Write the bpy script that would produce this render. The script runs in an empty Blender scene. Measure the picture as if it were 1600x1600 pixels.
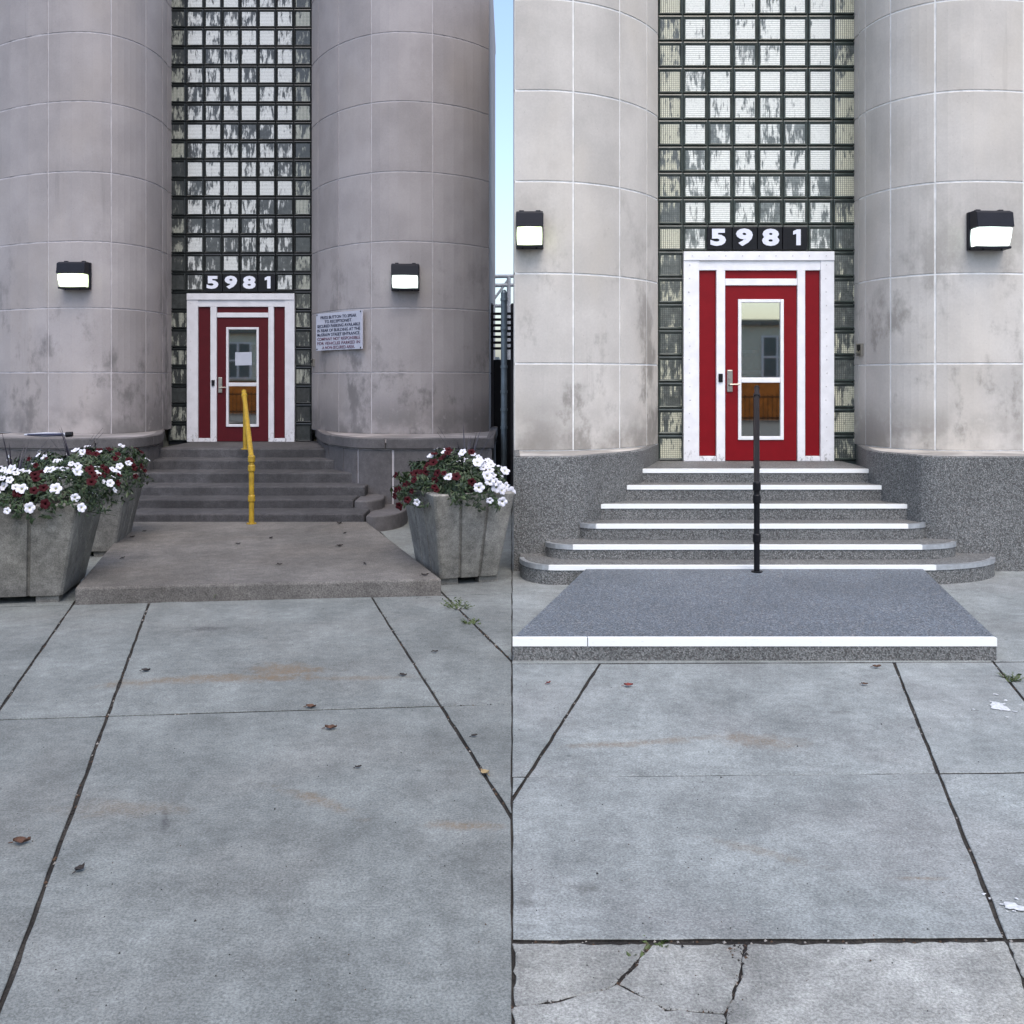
import bpy, bmesh, math, random
from mathutils import Vector, Matrix
R = math.radians
random.seed(7)
SC = bpy.context.scene
COL = SC.collection

# ------------------------------------------------------------------ camera
HY, F, H = 595.0, 1600.0, 1.83          # measured horizon row, focal length (1600 px wide photo), eye height
cam = bpy.data.cameras.new('camera'); cam.sensor_width = 36; cam.lens = 36; cam.shift_y = (HY-800)/1600
cam.clip_end = 3000; cam.clip_start = .05
camo = bpy.data.objects.new('camera', cam); COL.objects.link(camo)
camo.location = (0, 0, H); camo.rotation_euler = (R(90), 0, 0); SC.camera = camo

# ------------------------------------------------------------------ sky, sun, exposure
SUN_EL, SUN_AZ = 62, 166                # azimuth clockwise from +Y (the view direction)
w = bpy.data.worlds.new('World'); SC.world = w; w.use_nodes = True
nt = w.node_tree; nt.nodes.clear()
sky = nt.nodes.new('ShaderNodeTexSky'); sky.sky_type = 'NISHITA'; sky.sun_disc = False
sky.sun_elevation = R(SUN_EL); sky.sun_rotation = R(SUN_AZ)
sky.air_density = 1.0; sky.dust_density = 3.0; sky.ozone_density = 1.0
bg = nt.nodes.new('ShaderNodeBackground'); bg.inputs[1].default_value = .15
out = nt.nodes.new('ShaderNodeOutputWorld')
nt.links.new(sky.outputs[0], bg.inputs[0]); nt.links.new(bg.outputs[0], out.inputs[0])
sun = bpy.data.lights.new('sun', 'SUN'); sun.energy = 0.5; sun.angle = R(40); sun.color = (1, .96, .91)
suno = bpy.data.objects.new('sun', sun); COL.objects.link(suno)
sd = Vector((math.sin(R(SUN_AZ))*math.cos(R(SUN_EL)), math.cos(R(SUN_AZ))*math.cos(R(SUN_EL)), math.sin(R(SUN_EL))))
suno.rotation_euler = sd.to_track_quat('Z', 'Y').to_euler(); suno.location = sd*60
SC.view_settings.view_transform = 'Standard'; SC.view_settings.look = 'None'
SC.view_settings.exposure = 1.15; SC.view_settings.gamma = 1
SC.view_settings.use_curve_mapping = False
SC.cycles.max_bounces = 6; SC.cycles.diffuse_bounces = 3; SC.cycles.glossy_bounces = 3; SC.cycles.transparent_max_bounces = 8

# ------------------------------------------------------------------ measuring and mesh helpers
def X(px, Y): return (px-800)*Y/F
def P(px, py, Y): return Vector((X(px, Y), Y, H-(py-HY)*Y/F))
def G(px, py):                                   # the ground point seen at a photo position
    Y = F*H/(py-HY); return Vector((X(px, Y), Y, 0))
def zat(py, Y): return H-(py-HY)*Y/F

class MB:
    def __init__(s): s.v = []; s.f = []; s.m = []
    def add(s, vs, fs, m=0):
        o = len(s.v); s.v += [tuple(v) for v in vs]
        for f in fs: s.f.append([o+i for i in f]); s.m.append(m)
        return s
    def box(s, x0, x1, y0, y1, z0, z1, m=0):
        return s.add([(x0,y0,z0),(x1,y0,z0),(x1,y1,z0),(x0,y1,z0),(x0,y0,z1),(x1,y0,z1),(x1,y1,z1),(x0,y1,z1)],
                     [(0,3,2,1),(4,5,6,7),(0,1,5,4),(1,2,6,5),(2,3,7,6),(3,0,4,7)], m)
    def tube(s, a, b, r, r2=None, n=12, m=0, caps=True):
        a, b = Vector(a), Vector(b); r2 = r if r2 is None else r2
        d = (b-a).normalized(); u = d.orthogonal().normalized(); w_ = d.cross(u)
        vs = []
        for c, rr in ((a, r), (b, r2)):
            for i in range(n):
                t = 2*math.pi*i/n; vs.append(c+(u*math.cos(t)+w_*math.sin(t))*rr)
        fs = [(i, (i+1) % n, n+(i+1) % n, n+i) for i in range(n)]
        if caps: fs += [tuple(range(n-1, -1, -1)), tuple(range(n, 2*n))]
        return s.add(vs, fs, m)
    def prism(s, poly, z0, z1, m=0):             # poly: list of (x, y), counter-clockwise from above
        n = len(poly)
        vs = [(p[0], p[1], z0) for p in poly]+[(p[0], p[1], z1) for p in poly]
        fs = [(i, (i+1) % n, n+(i+1) % n, n+i) for i in range(n)]+[tuple(range(n-1, -1, -1)), tuple(range(n, 2*n))]
        return s.add(vs, fs, m)
    def mesh(s, name, mats, smooth=False):
        me = bpy.data.meshes.new(name); me.from_pydata(s.v, [], s.f)
        for m in (mats if isinstance(mats, (list, tuple)) else [mats]): me.materials.append(m)
        for p, mi in zip(me.polygons, s.m): p.material_index = mi; p.use_smooth = smooth
        me.update(); return me

def link(name, me, parent=None):
    o = bpy.data.objects.new(name, me); COL.objects.link(o)
    if parent is not None: setpar(o, parent)
    return o
def origin(o):
    v = Vector((0, 0, 0))
    while o is not None: v += o.location; o = o.parent
    return v
def setpar(o, parent):                            # keeps the child where its vertices put it
    o.parent = parent; o.location = o.location-origin(parent)
def build(mb, name, mats, parent=None, smooth=False, recalc=True, bevel=0, at=None):
    me = mb.mesh(name, mats, smooth)
    if recalc or at is not None:
        bm = bmesh.new(); bm.from_mesh(me)
        if recalc: bmesh.ops.recalc_face_normals(bm, faces=bm.faces)
        if at is not None: bmesh.ops.translate(bm, vec=-Vector(at), verts=bm.verts)
        bm.to_mesh(me); bm.free()
    o = bpy.data.objects.new(name, me); COL.objects.link(o)
    if at is not None: o.location = at
    if parent is not None: setpar(o, parent)
    if bevel:
        b = o.modifiers.new('edge', 'BEVEL'); b.width = bevel; b.segments = 2; b.limit_method = 'ANGLE'; b.angle_limit = R(40)
    return o
def thing(name, label, cat, loc=(0, 0, 0), group=None):
    o = bpy.data.objects.new(name, None); COL.objects.link(o); o.location = loc; o.empty_display_size = .2
    return tag(o, label, cat, group)
def tag(o, label, cat, group=None):
    o['label'] = label; o['category'] = cat
    if group: o['group'] = group
    return o
def struct(o): o['kind'] = 'structure'; return o
def stuff(o): o['kind'] = 'stuff'; return o

# ------------------------------------------------------------------ materials
def sw(r, g, b): return tuple(((c/255)/12.92 if c/255 <= .04045 else ((c/255+.055)/1.055)**2.4) for c in (r, g, b))   # 8-bit sRGB to linear
ALB = .64                                         # albedo that goes with the exposure above
def sr(r, g, b): return tuple(ALB*c for c in sw(r, g, b))
class NT:
    def __init__(s, name):
        s.mat = bpy.data.materials.new(name); s.mat.use_nodes = True; s.t = s.mat.node_tree; s.t.nodes.clear()
    def n(s, typ, **kw):
        nd = s.t.nodes.new('ShaderNode'+typ)
        for k, v in kw.items(): setattr(nd, k, v)
        return nd
    def set(s, sock, v):
        if isinstance(v, bpy.types.NodeSocket): s.t.links.new(v, sock)
        elif isinstance(v, (tuple, list)) and sock.type == 'RGBA' and len(v) == 3: sock.default_value = (*v, 1)
        else: sock.default_value = v
    def math(s, op, a, b=0.0, c=None):
        nd = s.n('Math', operation=op); s.set(nd.inputs[0], a); s.set(nd.inputs[1], b)
        if c is not None: s.set(nd.inputs[2], c)
        return nd.outputs[0]
    def noise(s, vec, scale, detail=4, rough=.55, w=None, dist=0):
        nd = s.n('TexNoise'); s.set(nd.inputs['Vector'], vec); nd.inputs['Scale'].default_value = scale
        nd.inputs['Detail'].default_value = detail; nd.inputs['Roughness'].default_value = rough; nd.inputs['Distortion'].default_value = dist
        if w is not None: nd.noise_dimensions = '4D'; s.set(nd.inputs['W'], w)
        return nd.outputs[0]
    def ramp(s, v, a, b, lo=0.0, hi=1.0, smooth=True):
        nd = s.n('MapRange'); nd.interpolation_type = 'SMOOTHSTEP' if smooth else 'LINEAR'
        s.set(nd.inputs[0], v); s.set(nd.inputs[1], a); s.set(nd.inputs[2], b); s.set(nd.inputs[3], lo); s.set(nd.inputs[4], hi)
        return nd.outputs[0]
    def mix(s, fac, a, b, blend='MIX'):
        nd = s.n('Mix', data_type='RGBA', blend_type=blend); s.set(nd.inputs[0], fac); s.set(nd.inputs[6], a); s.set(nd.inputs[7], b)
        return nd.outputs[2]
    def scale(s, vec, sc):
        nd = s.n('VectorMath', operation='MULTIPLY'); s.set(nd.inputs[0], vec); nd.inputs[1].default_value = sc
        return nd.outputs[0]
    def mulv(s, col, val):
        nd = s.n('VectorMath', operation='SCALE'); s.set(nd.inputs[0], col); s.set(nd.inputs[3], val); return nd.outputs[0]
    def pos(s): return s.n('NewGeometry').outputs['Position']
    def sep(s, vec):
        nd = s.n('SeparateXYZ'); s.set(nd.inputs[0], vec); return nd.outputs
    def rnd(s): return s.n('ObjectInfo').outputs['Random']
    def bump(s, h, strength, dist=.01):
        nd = s.n('Bump'); nd.inputs['Strength'].default_value = strength; nd.inputs['Distance'].default_value = dist
        s.set(nd.inputs['Height'], h); return nd.outputs[0]
    def done(s, col, rough=.8, metal=0, normal=None, emit=None, estr=0, spec=.5, coat=0):
        b = s.n('BsdfPrincipled'); s.set(b.inputs['Base Color'], col); s.set(b.inputs['Roughness'], rough); s.set(b.inputs['Metallic'], metal)
        b.inputs['Specular IOR Level'].default_value = spec; b.inputs['Coat Weight'].default_value = coat; b.inputs['Coat Roughness'].default_value = .06
        if normal is not None: s.set(b.inputs['Normal'], normal)
        if emit is not None: s.set(b.inputs['Emission Color'], emit); b.inputs['Emission Strength'].default_value = estr
        o = s.n('OutputMaterial'); s.t.links.new(b.outputs[0], o.inputs[0]); return s.mat

def plain(name, col, rough=.6, metal=0, var=.12, vs=9, bump=.15, bs=60, rnd=0, spec=.5, coat=0):
    t = NT(name); p = t.pos()
    c = t.mulv(col, t.ramp(t.noise(p, vs), .3, .7, 1-var, 1+var))
    if rnd: c = t.mulv(c, t.ramp(t.rnd(), 0, 1, 1-rnd, 1+rnd))
    return t.done(c, rough, metal, t.bump(t.noise(p, bs), bump, .004), spec=spec, coat=coat)

def stone(name, col, dark, stain_lo, stain_hi, amt):
    # smooth limestone facing: cloudy tone, panel-to-panel difference, grey weather stains with their own shapes; the low zone also paints in dimmer light
    t = NT(name); p = t.pos(); z = t.sep(p)[2]
    c = t.mulv(col, t.ramp(t.noise(p, 1.7, 6), .3, .7, .9, 1.08))
    c = t.mulv(c, t.ramp(t.noise(p, 42, 4, .7), .25, .75, .955, 1.045))
    c = t.mulv(c, t.ramp(t.rnd(), 0, 1, .935, 1.055))
    c = t.mix(t.ramp(t.noise(t.scale(p, (1, 1, .6)), .9, 3), .45, .7, 0, .35), c, tuple(a*b for a, b in zip(col, (1.04, .99, .90))))
    n1 = t.math('ADD', t.noise(t.scale(p, (1.5, 1.5, 1.0)), 1.0, 6, .66), t.math('MULTIPLY', t.math('SUBTRACT', t.noise(t.scale(p, (9, 9, 6)), 1.0, 4, .7), .5), .22))
    m = t.math('MULTIPLY', t.ramp(n1, .50, .66), t.ramp(z, stain_lo, stain_hi, 1, .10))
    n2 = t.noise(t.scale(p, (1.3, 1.3, 1.3)), 1.0, 7, .6)
    low = t.math('MULTIPLY', t.ramp(z, 1.15, 1.75, 1, 0), t.ramp(n2, .38, .58))
    m = t.math('MAXIMUM', m, t.math('MULTIPLY', low, .95))  # strengthened so the foot of the left wall also reads as dimly lit
    c = t.mix(t.math('MULTIPLY', m, amt), c, dark)
    pale = t.math('MULTIPLY', t.ramp(t.noise(p, 2.6, 9, .68), .60, .72), t.ramp(z, 1.2, 2.6, .55, 0))
    c = t.mix(pale, c, tuple(min(1, x*1.25) for x in col))
    dr = t.math('MULTIPLY', t.ramp(t.noise(t.scale(p, (7, 7, .35)), 1.0, 4, .6), .58, .72), t.ramp(t.noise(p, .9, 3), .45, .6))
    c = t.mix(t.math('MULTIPLY', dr, .16), c, dark)
    pits = t.ramp(t.noise(p, 48, 2), .70, .76)
    c = t.mix(t.math('MULTIPLY', pits, .35), c, dark)
    h = t.math('ADD', t.noise(p, 28, 5, .6), t.math('MULTIPLY', t.noise(p, 160, 2), .4))
    return t.done(c, .82, normal=t.bump(h, .18, .006), spec=.3)

def concrete(name, col, stains=(), speck=.18, blot=.1, bump=.35, tint=(1, 1, 1), fine=220, cell=None):
    # stains: (px, py, half-length, half-width, turn, colour, strength) measured on the ground of the photograph
    t = NT(name); p = t.pos()
    c = t.mulv(col, t.ramp(t.noise(p, 1.1, 6, .6), .3, .7, 1-blot, 1+blot))
    c = t.mix(t.ramp(t.noise(p, .8, 3, dist=.5), .45, .7, 0, .5), c, tuple(a*b for a, b in zip(col, tint)))
    c = t.mulv(c, t.ramp(t.noise(p, 16, 6, .75), .25, .75, 1-blot*.9, 1+blot*.9))
    c = t.mulv(c, t.ramp(t.noise(p, fine*.45, 3, .8), .3, .7, 1-speck, 1+speck))
    c = t.mulv(c, t.ramp(t.noise(p, 4.5, 6, .68), .3, .7, 1-blot*.8, 1+blot*.8))
    c = t.mulv(c, t.ramp(t.rnd(), 0, 1, .94, 1.05))
    lite = t.ramp(t.noise(p, fine*.4, 2), .63, .72)
    c = t.mix(t.math('MULTIPLY', lite, .62), c, tuple(min(.9, x*1.7) for x in col))
    drk = t.ramp(t.noise(p, 75, 2), .73, .79)
    c = t.mix(t.math('MULTIPLY', drk, .5), c, tuple(x*.35 for x in col))
    if stains:
        nn = t.n('TexNoise'); t.set(nn.inputs['Vector'], p); nn.inputs['Scale'].default_value = 2.2; nn.inputs['Detail'].default_value = 4
        gn = t.noise(p, 9, 6, .72); grain = t.ramp(t.noise(p, 60, 3, .75), .36, .62, .35, 1)
    if stains:                                    # trodden gum and drip spots
        vo = t.n('TexVoronoi'); t.set(vo.inputs['Vector'], p); vo.inputs['Scale'].default_value = 3.1
        gum = t.math('MULTIPLY', t.ramp(t.math('ADD', vo.outputs['Distance'], t.math('MULTIPLY', t.noise(p, 40, 2), .05)), .055, .08, 1, 0), t.ramp(t.sep(vo.outputs['Color'])[0], .35, .5))
        c = t.mix(t.math('MULTIPLY', gum, .55), c, tuple(x*.35 for x in col))
    for (px, py, a, b, rot, sc_, st) in stains:
        g = G(px, py)
        mp = t.n('Mapping', vector_type='TEXTURE'); t.set(mp.inputs[0], p)
        mp.inputs[1].default_value = g; mp.inputs[2].default_value = (0, 0, R(rot)); mp.inputs[3].default_value = (a, b, 1)
        wob = t.n('VectorMath', operation='MULTIPLY_ADD')
        t.set(wob.inputs[0], nn.outputs['Color']); wob.inputs[1].default_value = (1.3, 1.3, 0); t.set(wob.inputs[2], mp.outputs[0])
        off = t.n('VectorMath', operation='ADD'); t.set(off.inputs[0], wob.outputs[0]); off.inputs[1].default_value = (-.65, -.65, 0)
        sx = t.sep(off.outputs[0])
        d = t.math('SQRT', t.math('ADD', t.math('MULTIPLY', sx[0], sx[0]), t.math('MULTIPLY', sx[1], sx[1])))
        d = t.math('ADD', d, t.math('MULTIPLY', t.math('SUBTRACT', gn, .5), 2.4)); m = t.math('MULTIPLY', t.ramp(d, .1, 1.1, 1, 0), grain)
        c = t.mix(t.math('MULTIPLY', m, st), c, sc_)
    h = t.math('ADD', t.noise(p, fine, 3, .7), t.math('MULTIPLY', t.noise(p, 20, 3), .6))
    return t.done(c, .85, normal=t.bump(h, bump, .004), spec=.3)

def aggregate(name, col, spread, size):
    # resin-bound pebbles: every cell its own tone
    t = NT(name); p = t.pos()
    v = t.n('TexVoronoi'); t.set(v.inputs['Vector'], p); v.inputs['Scale'].default_value = size
    r_ = t.sep(v.outputs['Color'])
    c = t.mulv(col, t.ramp(r_[0], 0, 1, 1-spread, 1+spread, False))
    c = t.mix(t.ramp(r_[1], .88, .92, 0, .6), c, (.36, .35, .34))
    c = t.mix(t.ramp(r_[2], .84, .88, 0, .55), c, (.06, .05, .045))
    c = t.mulv(c, t.ramp(t.noise(p, 1.4, 4), .3, .7, .9, 1.1))
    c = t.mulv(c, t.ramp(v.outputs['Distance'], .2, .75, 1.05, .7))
    return t.done(c, .6, normal=t.bump(v.outputs['Distance'], .35, .004), spec=.4)

def glassblock_mat(name, white, grey, both, thr):
    # pressed glass with worn white paint behind it: ragged patches differ from block to block
    t = NT(name); tc = t.n('TexCoord').outputs['Object']; r_ = t.rnd()
    w_ = t.math('MULTIPLY', r_, 97.0); xyz = t.sep(tc)
    n = t.noise(t.scale(tc, (15, 1, 4.6)), 1.0, 3, .65, w=w_)
    n3 = t.noise(t.scale(tc, (75, 1, 5)), 1.0, 2, .6, w=w_)
    drip = t.math('ADD', n, t.math('MULTIPLY', t.math('SUBTRACT', n3, .5), .36))
    jag = t.math('ADD', drip, t.math('MULTIPLY', xyz[2], -.25))
    wz = t.ramp(t.sep(t.pos())[2], 3.0, 6.5, .03, -.10)
    th = t.math('ADD', t.math('ADD', t.math('MULTIPLY', t.math('FRACT', t.math('MULTIPLY', r_, 53.7)), .26), thr), wz)
    m = t.ramp(jag, th, t.math('ADD', th, .13))
    gr = t.ramp(t.noise(t.scale(tc, (14, 1, 14)), 1.0, 5, .7, w=w_), .3, .7, .45, 1.15)
    c = t.mix(t.math('MULTIPLY', m, t.ramp(t.noise(tc, 60, 3, w=w_), .25, .6, .72, 1)), t.mulv(grey, gr), white)
    lz = t.math('FRACT', t.math('MULTIPLY', t.math('ADD', xyz[2], .5), 44.0))
    line = t.ramp(t.math('ABSOLUTE', t.math('SUBTRACT', lz, .5)), .08, .2, .55, 0)
    if both:
        lx = t.math('FRACT', t.math('MULTIPLY', t.math('ADD', xyz[0], .5), 44.0))
        line = t.math('MAXIMUM', line, t.ramp(t.math('ABSOLUTE', t.math('SUBTRACT', lx, .5)), .1, .24, .85, 0))
    c = t.mix(line, c, (.035, .042, .04))
    h = t.math('ADD', t.math('MULTIPLY', line, -.6), t.math('MULTIPLY', t.noise(tc, 12, 2, w=w_), .6))
    return t.done(c, .12, normal=t.bump(h, .25, .006), spec=.5)

# the unrenovated entrance is of darker, mauve-grey weathered stone; the renovated one is cleaned and paler
STONE_L = stone('weathered limestone', sw(155, 150, 150), sw(92, 90, 90), 1.6, 5.0, .68)
STONE_R = stone('cleaned limestone', sw(187, 183, 177), sw(112, 108, 102), 1.6, 4.6, .72)
MORTAR_L = plain('pale mortar', sr(214, 209, 212), .9)
MORTAR_R = plain('white mortar', sw(220, 220, 218), .9, var=.12)
PLINTH_L = concrete('weathered plinth stone', sr(112, 109, 110), speck=.1, blot=.16)
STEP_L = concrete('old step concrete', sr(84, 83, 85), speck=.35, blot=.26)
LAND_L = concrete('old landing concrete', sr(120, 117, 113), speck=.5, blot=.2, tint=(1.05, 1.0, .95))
RUST = sr(134, 112, 84); DKS = sr(70, 70, 74); OIL = sr(108, 110, 108)
PAVE_L = concrete('old pavement', sr(133, 138, 136), [
    (330, 1062, .75, .13, 8, RUST, .75), (440, 1048, .28, .22, -30, RUST, .75), (490, 1250, .30, .06, -38, RUST, .6), (735, 1291, .22, .05, 0, RUST, .7),
    (325, 982, .22, .10, -8, DKS, .7), (255, 1280, .03, .14, 20, DKS, .7), (180, 1265, .35, .1, 0, RUST, .35), (560, 1060, .5, .07, 4, RUST, .4)],
    speck=.34, blot=.19, tint=(1.05, .99, .97))
PAVE_R = concrete('paler pavement', sr(153, 159, 158), [
    (1000, 1160, .48, .06, 9, RUST, .55), (1190, 1160, .26, .13, -10, RUST, .55), (1185, 1330, .26, .05, -30, RUST, .35), (1440, 1373, .13, .02, 0, RUST, .6),
    (916, 1387, .06, .045, 5, OIL, .85), (828, 1412, .05, .04, 0, OIL, .7), (830, 1447, .05, .02, 0, OIL, .6), (1315, 1112, .14, .03, 0, OIL, .6), (1060, 1560, .2, .06, -20, RUST, .5)],
    speck=.34, blot=.19, tint=(1.05, .98, .98))
PAVE_F = concrete('rough pavement', sr(162, 164, 160), speck=.36, blot=.26, tint=(1.06, 1.0, .9), bump=.6)
DIRT = concrete('joint dirt', sr(54, 51, 47), speck=.5, blot=.5)
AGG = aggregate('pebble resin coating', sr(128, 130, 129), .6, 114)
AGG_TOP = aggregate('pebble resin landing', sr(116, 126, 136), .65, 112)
def nose_mat():
    t = NT('white nosing'); p = t.pos()
    m = t.ramp(t.noise(t.scale(p, (1, 1, 3)), 30, 5, .75), .60, .70)
    return t.done(t.mix(t.math('MULTIPLY', m, .35), sw(236, 238, 236), (.35, .35, .35)), .4, .1)
NOSE = nose_mat(); ALU = plain('bare aluminium edging', sw(196, 200, 204), .32, .7, var=.12, vs=20)
RED_R = plain('glossy red paint', sw(120, 6, 18), .45, var=.05, bump=.05, spec=.2)
RED_L = plain('dimmed red paint', sw(74, 14, 22), .55, var=.06, bump=.05, spec=.2)  # same red as the right door, darkened for the left side's dimmer exposure
def scuffed(name, col, amt):
    t = NT(name); p = t.pos(); z = t.sep(p)[2]
    m = t.math('MULTIPLY', t.ramp(t.noise(t.scale(p, (1, 1, .6)), 26, 5, .7), .52, .62), t.ramp(z, .84, 1.12, 1, 0))
    m = t.math('MAXIMUM', m, t.math('MULTIPLY', t.ramp(t.noise(p, 34, 4, .7), .68, .74), amt))
    c = t.mix(t.math('MULTIPLY', m, .75), t.mulv(col, t.ramp(t.noise(p, 7, 4), .3, .7, .93, 1.04)), (.16, .15, .14))
    return t.done(c, .48, normal=t.bump(t.noise(p, 50), .06, .004))
WHITE_R = scuffed('white frame paint', sw(230, 230, 232), .03)
WHITE_L = scuffed('aged white frame paint', sr(246, 246, 252), .15)
NICKEL = plain('satin nickel', sr(205, 200, 190), .3, .9, var=.03)
BLACK = plain('black paint', (.004, .004, .006), .45, spec=.25)
BRONZE = plain('dark lamp housing', (.005, .006, .012), .5, spec=.25)
YELLOW = plain('worn yellow paint', sr(196, 160, 42), .5, var=.2, vs=18)
SIGNW = plain('sign white', sr(224, 228, 244), .5, var=.04)
SIGNB = plain('sign ink blue', sr(44, 50, 84), .6)
SIGNR = plain('sign ink faded', sr(128, 84, 106), .6)
DIGIT = plain('digit white', sw(215, 218, 230), .5, var=.04)
TILE = plain('black tile', (.004, .004, .006), .4, var=.2, spec=.25)
GALV = plain('galvanised steel', sr(128, 142, 152), .45, .6, var=.15)
CONC_P = concrete('planter concrete', sr(136, 134, 128), speck=.3, blot=.3, tint=(1.02, 1.0, .86))
SOIL = plain('soil', sr(50, 40, 32), .95, var=.4, vs=60, bump=.8)
PAPER = plain('paper', sr(206, 212, 226), .7, var=.03)
GRID_L = plain('dark block joints', sr(40, 42, 46), .7)
GRID_R = plain('grey green block joints', sr(120, 130, 122), .7)
RIM = plain('block rim glass', sr(42, 48, 48), .15, var=.25, spec=.5)
RIM_R = plain('clean block rim glass', sr(70, 80, 75), .15, var=.25, spec=.5)
BK_L = [glassblock_mat('glass block ribbed aged', (.60, .62, .61), (.065, .07, .072), False, .33), glassblock_mat('glass block gridded aged', (.44, .45, .38), (.05, .053, .054), True, .39)]
BK_R = [glassblock_mat('glass block ribbed', (.80, .82, .76), (.20, .225, .21), False, .265), glassblock_mat('glass block gridded', (.70, .69, .52), (.15, .165, .15), True, .30)]
def glass_mat():
    t = NT('door glass'); g = t.n('BsdfGlossy'); g.inputs['Color'].default_value = (.80, .83, .78, 1); g.inputs['Roughness'].default_value = .02
    tr = t.n('BsdfTransparent'); tr.inputs[0].default_value = (.78, .82, .8, 1); mx = t.n('MixShader'); mx.inputs[0].default_value = .42
    t.t.links.new(tr.outputs[0], mx.inputs[1]); t.t.links.new(g.outputs[0], mx.inputs[2])
    o = t.n('OutputMaterial'); t.t.links.new(mx.outputs[0], o.inputs[0]); return t.mat
GLASS = glass_mat()
def lens_mat(name, col, s_):
    t = NT(name); p = t.n('TexCoord').outputs['Object']; x = t.sep(p)
    rib = t.math('FRACT', t.math('MULTIPLY', x[0], 45))
    g = t.sep(t.n('TexCoord').outputs['Generated']); dx = t.math('SUBTRACT', g[0], .45); dz = t.math('SUBTRACT', g[2], .5)
    d = t.math('SQRT', t.math('ADD', t.math('MULTIPLY', dx, dx), t.math('MULTIPLY', dz, dz)))
    e = t.mulv(col, t.ramp(d, .15, .62, 1.0, .12))          # the tube behind the prismatic lens is brightest in the middle
    return t.done((.5, .53, .5), .15, normal=t.bump(rib, .3, .004), emit=e, estr=s_)

# ------------------------------------------------------------------ the ground and the pavement
def clip(poly, a, b, off):                        # keep the left side of a->b, moved in by off
    d = (b-a); n = Vector((-d.y, d.x)).normalized(); res = []
    for i in range(len(poly)):
        p, q = poly[i], poly[(i+1) % len(poly)]
        dp, dq = (p-a).dot(n)-off, (q-a).dot(n)-off
        if dp >= 0: res.append(p)
        if dp*dq < 0: res.append(p+(q-p)*(dp/(dp-dq)))
    return res
def ragged(poly, step, amp, rng):
    res = []
    for i in range(len(poly)):
        p, q = poly[i], poly[(i+1) % len(poly)]; n = max(1, min(60, int((q-p).length/step)))
        for k in range(n):
            v = p+(q-p)*(k/n)
            res.append(v+Vector((rng.uniform(-amp, amp), rng.uniform(-amp, amp))))
    return res
def inset(poly, g):
    n = len(poly); res = []
    for i in range(n):
        a, b, c = poly[i-1], poly[i], poly[(i+1) % n]
        n1 = Vector((-(b-a).y, (b-a).x)).normalized(); n2 = Vector((-(c-b).y, (c-b).x)).normalized()
        m = n1+n2
        if m.length < .3: m = n1
        m.normalize(); res.append(b+m*(g/max(.5, m.dot(n1))))
    return res
def ccw(poly):
    a = sum(poly[i].x*poly[(i+1) % len(poly)].y-poly[(i+1) % len(poly)].x*poly[i].y for i in range(len(poly)))
    return poly if a > 0 else poly[::-1]
rngp = random.Random(3)
def slab(poly, mat, parent, z=0.0, amp=.003, thick=.06, bev=.003):
    poly = ragged(ccw(poly), .12, amp, rngp)
    inner = inset(poly, bev); n = len(poly)
    mb = MB(); zt = z+rngp.uniform(-.002, .002)
    vs = [(p.x, p.y, z-thick) for p in poly]+[(p.x, p.y, zt-bev) for p in poly]+[(p.x, p.y, zt) for p in inner]
    fs = []
    for k in range(2): fs += [(k*n+i, k*n+(i+1) % n, (k+1)*n+(i+1) % n, (k+1)*n+i) for i in range(n)]
    mb.add(vs, fs[:n], 1); mb.add(vs, fs[n:]+[tuple(range(2*n, 3*n))], 0)
    return build(mb, 'slab', [mat, DIRT], parent, recalc=False)
def g2(px, py): v = G(px, py); return Vector((v.x, v.y))

gr = MB().add([(-400, -400, -.045), (400, -400, -.045), (400, 900, -.045), (-400, 900, -.045)], [(0, 1, 2, 3)])
ground = struct(build(gr, 'ground', concrete('street ground', sr(112, 112, 112)), recalc=False))
pav_l = struct(bpy.data.objects.new('pavement', None)); COL.objects.link(pav_l)
pav_r = struct(bpy.data.objects.new('pavement', None)); COL.objects.link(pav_r)
bed = MB().add([(-9, -1, -.009), (8, -1, -.009), (8, 20, -.009), (-9, 20, -.009)], [(0, 1, 2, 3)])
build(bed, 'joint_bed', DIRT, pav_l, recalc=False)

def rows_cols(rows, cols, box, mat, parent, gap, matf=None):
    # rows: far-to-near list of line pairs; cols: left-to-right list of line pairs (each far -> near point)
    for r_ in range(len(rows)-1):
        far, near, cc = rows[r_][0], rows[r_+1][0], rows[r_][1]
        ls = [cols[k] for k in cc]
        for k in range(len(ls)+1):
            p = [Vector(q) for q in box]
            p = clip(p, far[1], far[0], gap); p = clip(p, near[0], near[1], gap) if p else p
            if k > 0 and p: p = clip(p, ls[k-1][1], ls[k-1][0], gap*-1) if False else clip(p, ls[k-1][0], ls[k-1][1], gap)
            if k < len(ls) and p: p = clip(p, ls[k][1], ls[k][0], gap)
            if len(p) > 2: slab(p, mat, parent)
def ln(a, b): return (g2(*a), g2(*b))
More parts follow.
